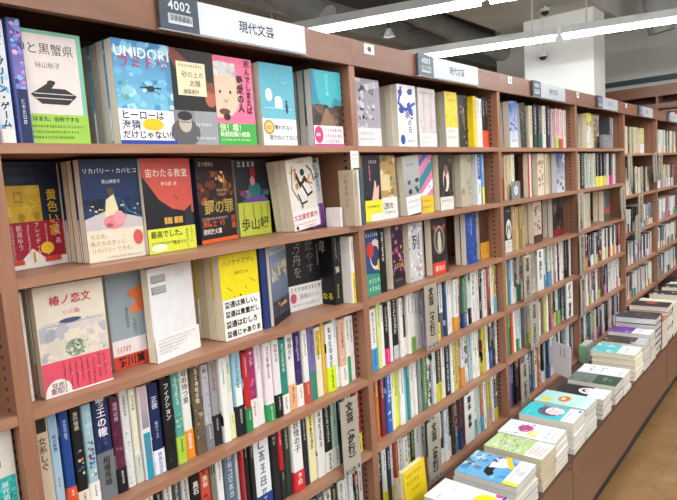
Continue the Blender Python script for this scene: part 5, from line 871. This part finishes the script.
mb = MB(); mb.box((4.7, .80, 1.56), (7.44, 1.9, CZ-.002)); struct(mb, 'trim_8', M_CONC2)
def lamp(p, L, label, w=.13):
    M = Matrix.Translation(p) @ Matrix.Rotation(math.atan2(ux.y, ux.x), 4, 'Z')
    root = tag(empty('fluorescent_light', M), label, 'ceiling light', 'long fluorescent fittings')
    mb = MB(); mb.prism([(0, -w*.36), (L, -w*.36), (L, w*.36), (0, w*.36)], .028, .085, '#fff'); mb.box((0, -w/2, .022), (L, w/2, .028)); mb.build('housing', M_LAMPH, root)
    mb = MB(); mb.cyl((.02, 0, .002), (L-.02, 0, .002), .019, n=14);  mb.build('tube', M_TUBE, root)
    for q in (.2, L-.2):
        mb = MB(); mb.cyl((q, 0, .085), (q, 0, CZ-p[2]), .006, n=8); mb.build('hanger', M_LAMPH, root)
    ld = bpy.data.lights.new('lamp_light', 'AREA'); ld.shape = 'RECTANGLE'; ld.size = L; ld.size_y = .12; ld.energy = LAMP_W*L; ld.color = (1, .985, .96)
    lo = bpy.data.objects.new('lamp_light', ld); C.objects.link(lo); lo.matrix_world = M @ Matrix.Translation((L/2, 0, -.018))
LAMP_W = 7.6
LZ = 1.1
def on(base, s): q = Vector((base[0], base[1], 0))+ux*s; return (q.x, q.y, LZ)
for i, (base, s0) in enumerate([((3.34, .79), -.02), ((3.34, .79), 2.5), ((3.34, .79), -2.54), ((3.34, .79), -5.06), ((4.87, .80), .03), ((4.87, .80), 2.55), ((4.87, .80), -2.5), ((4.87, .80), -5.02)]):
    nm = ['long lit fluorescent fitting crossing the top middle of the photo', 'lit fitting continuing the first row far behind', 'lit fitting of the first row over the aisle, out past the bookcase', 'lit fitting at the aisle end of the first row',
          'lit fluorescent fitting left of the join in the lower row', 'lit fitting continuing the lower row far behind', 'lit fluorescent fitting right of the join, passing before the pillar', 'lit fitting at the aisle end of the lower row'][i]
    lamp(on(base, s0), 2.5, nm)
for i, bx_ in enumerate((1.75, .15, -1.4, -2.95)):  # last two rows are unseen additions, put in to lighten the page edges
    for s0 in (-2.9, -5.4): lamp(on((bx_, .8), s0), 2.5, f'lit fitting over the aisle near the camera, {"nearer" if s0 > -4 else "farther"} piece of row {["three", "four", "five, added as fill", "six, added as fill"][i]}')
# cone spotlight and dome cameras
def spot(p, label):
    root = tag(empty('spotlight', Matrix.Translation(p)), label, 'spotlight')
    mb = MB(); mb.cyl((0, 0, .0), (0, 0, .07), .055, r1=.022, n=20); mb.build('shade', M_LAMPH, root)
    mb = MB(); mb.cyl((0, 0, .07), (0, 0, CZ-p[2]), .006, n=8); mb.build('cord', M_DARK, root)
q = at(389, 37, 2, 1.25); spot((q.x, q.y, q.z), 'small grey cone lamp hanging between the two lit rows')
def dome(p, label):
    root = tag(empty('dome_camera', Matrix.Translation(p)), label, 'camera')
    mb = MB(); mb.cyl((0, 0, 0), (0, 0, .03), .05, n=20); mb.build('mount', M_LAMPH, root)
    mb = MB(); mb.cyl((0, 0, -.03), (0, 0, 0), .02, r1=.042, n=20); mb.build('lens_dome', M_DARK, root)
    mb = MB(); mb.cyl((0, 0, .03), (0, 0, CZ-p[2]), .008, n=8); mb.build('rod', M_LAMPH, root)
q = at(545, 12, 2, 1.5); dome((q.x, q.y, q.z), 'dark dome camera hanging under the pale ceiling beam')
q = at(543, 57, 0, 5.85); dome((q.x, q.y, q.z), 'dark dome camera in front of the white pillar')

# ------------------------------------------------------------------ light
def area(loc, tgt, sx, sy, e, c=(1, .99, .97)):
    ld = bpy.data.lights.new('fill', 'AREA'); ld.shape = 'RECTANGLE'; ld.size = sx; ld.size_y = sy; ld.energy = e; ld.color = c
    o = bpy.data.objects.new('fill', ld); C.objects.link(o); o.location = loc
    o.rotation_euler = (Vector(tgt)-Vector(loc)).to_track_quat('-Z', 'Y').to_euler()
w = bpy.data.worlds.new('world'); bpy.context.scene.world = w; w.use_nodes = True
w.node_tree.nodes['Background'].inputs[0].default_value = (1, .985, .96, 1); w.node_tree.nodes['Background'].inputs[1].default_value = 1.2
sc = bpy.context.scene
sc.view_settings.view_transform = 'Standard'; sc.view_settings.look = 'None'; sc.view_settings.exposure = -0.22
try: sc.cycles.max_bounces = 6; sc.cycles.use_denoising = True
except Exception: pass
print('BOOKS', NB[0])
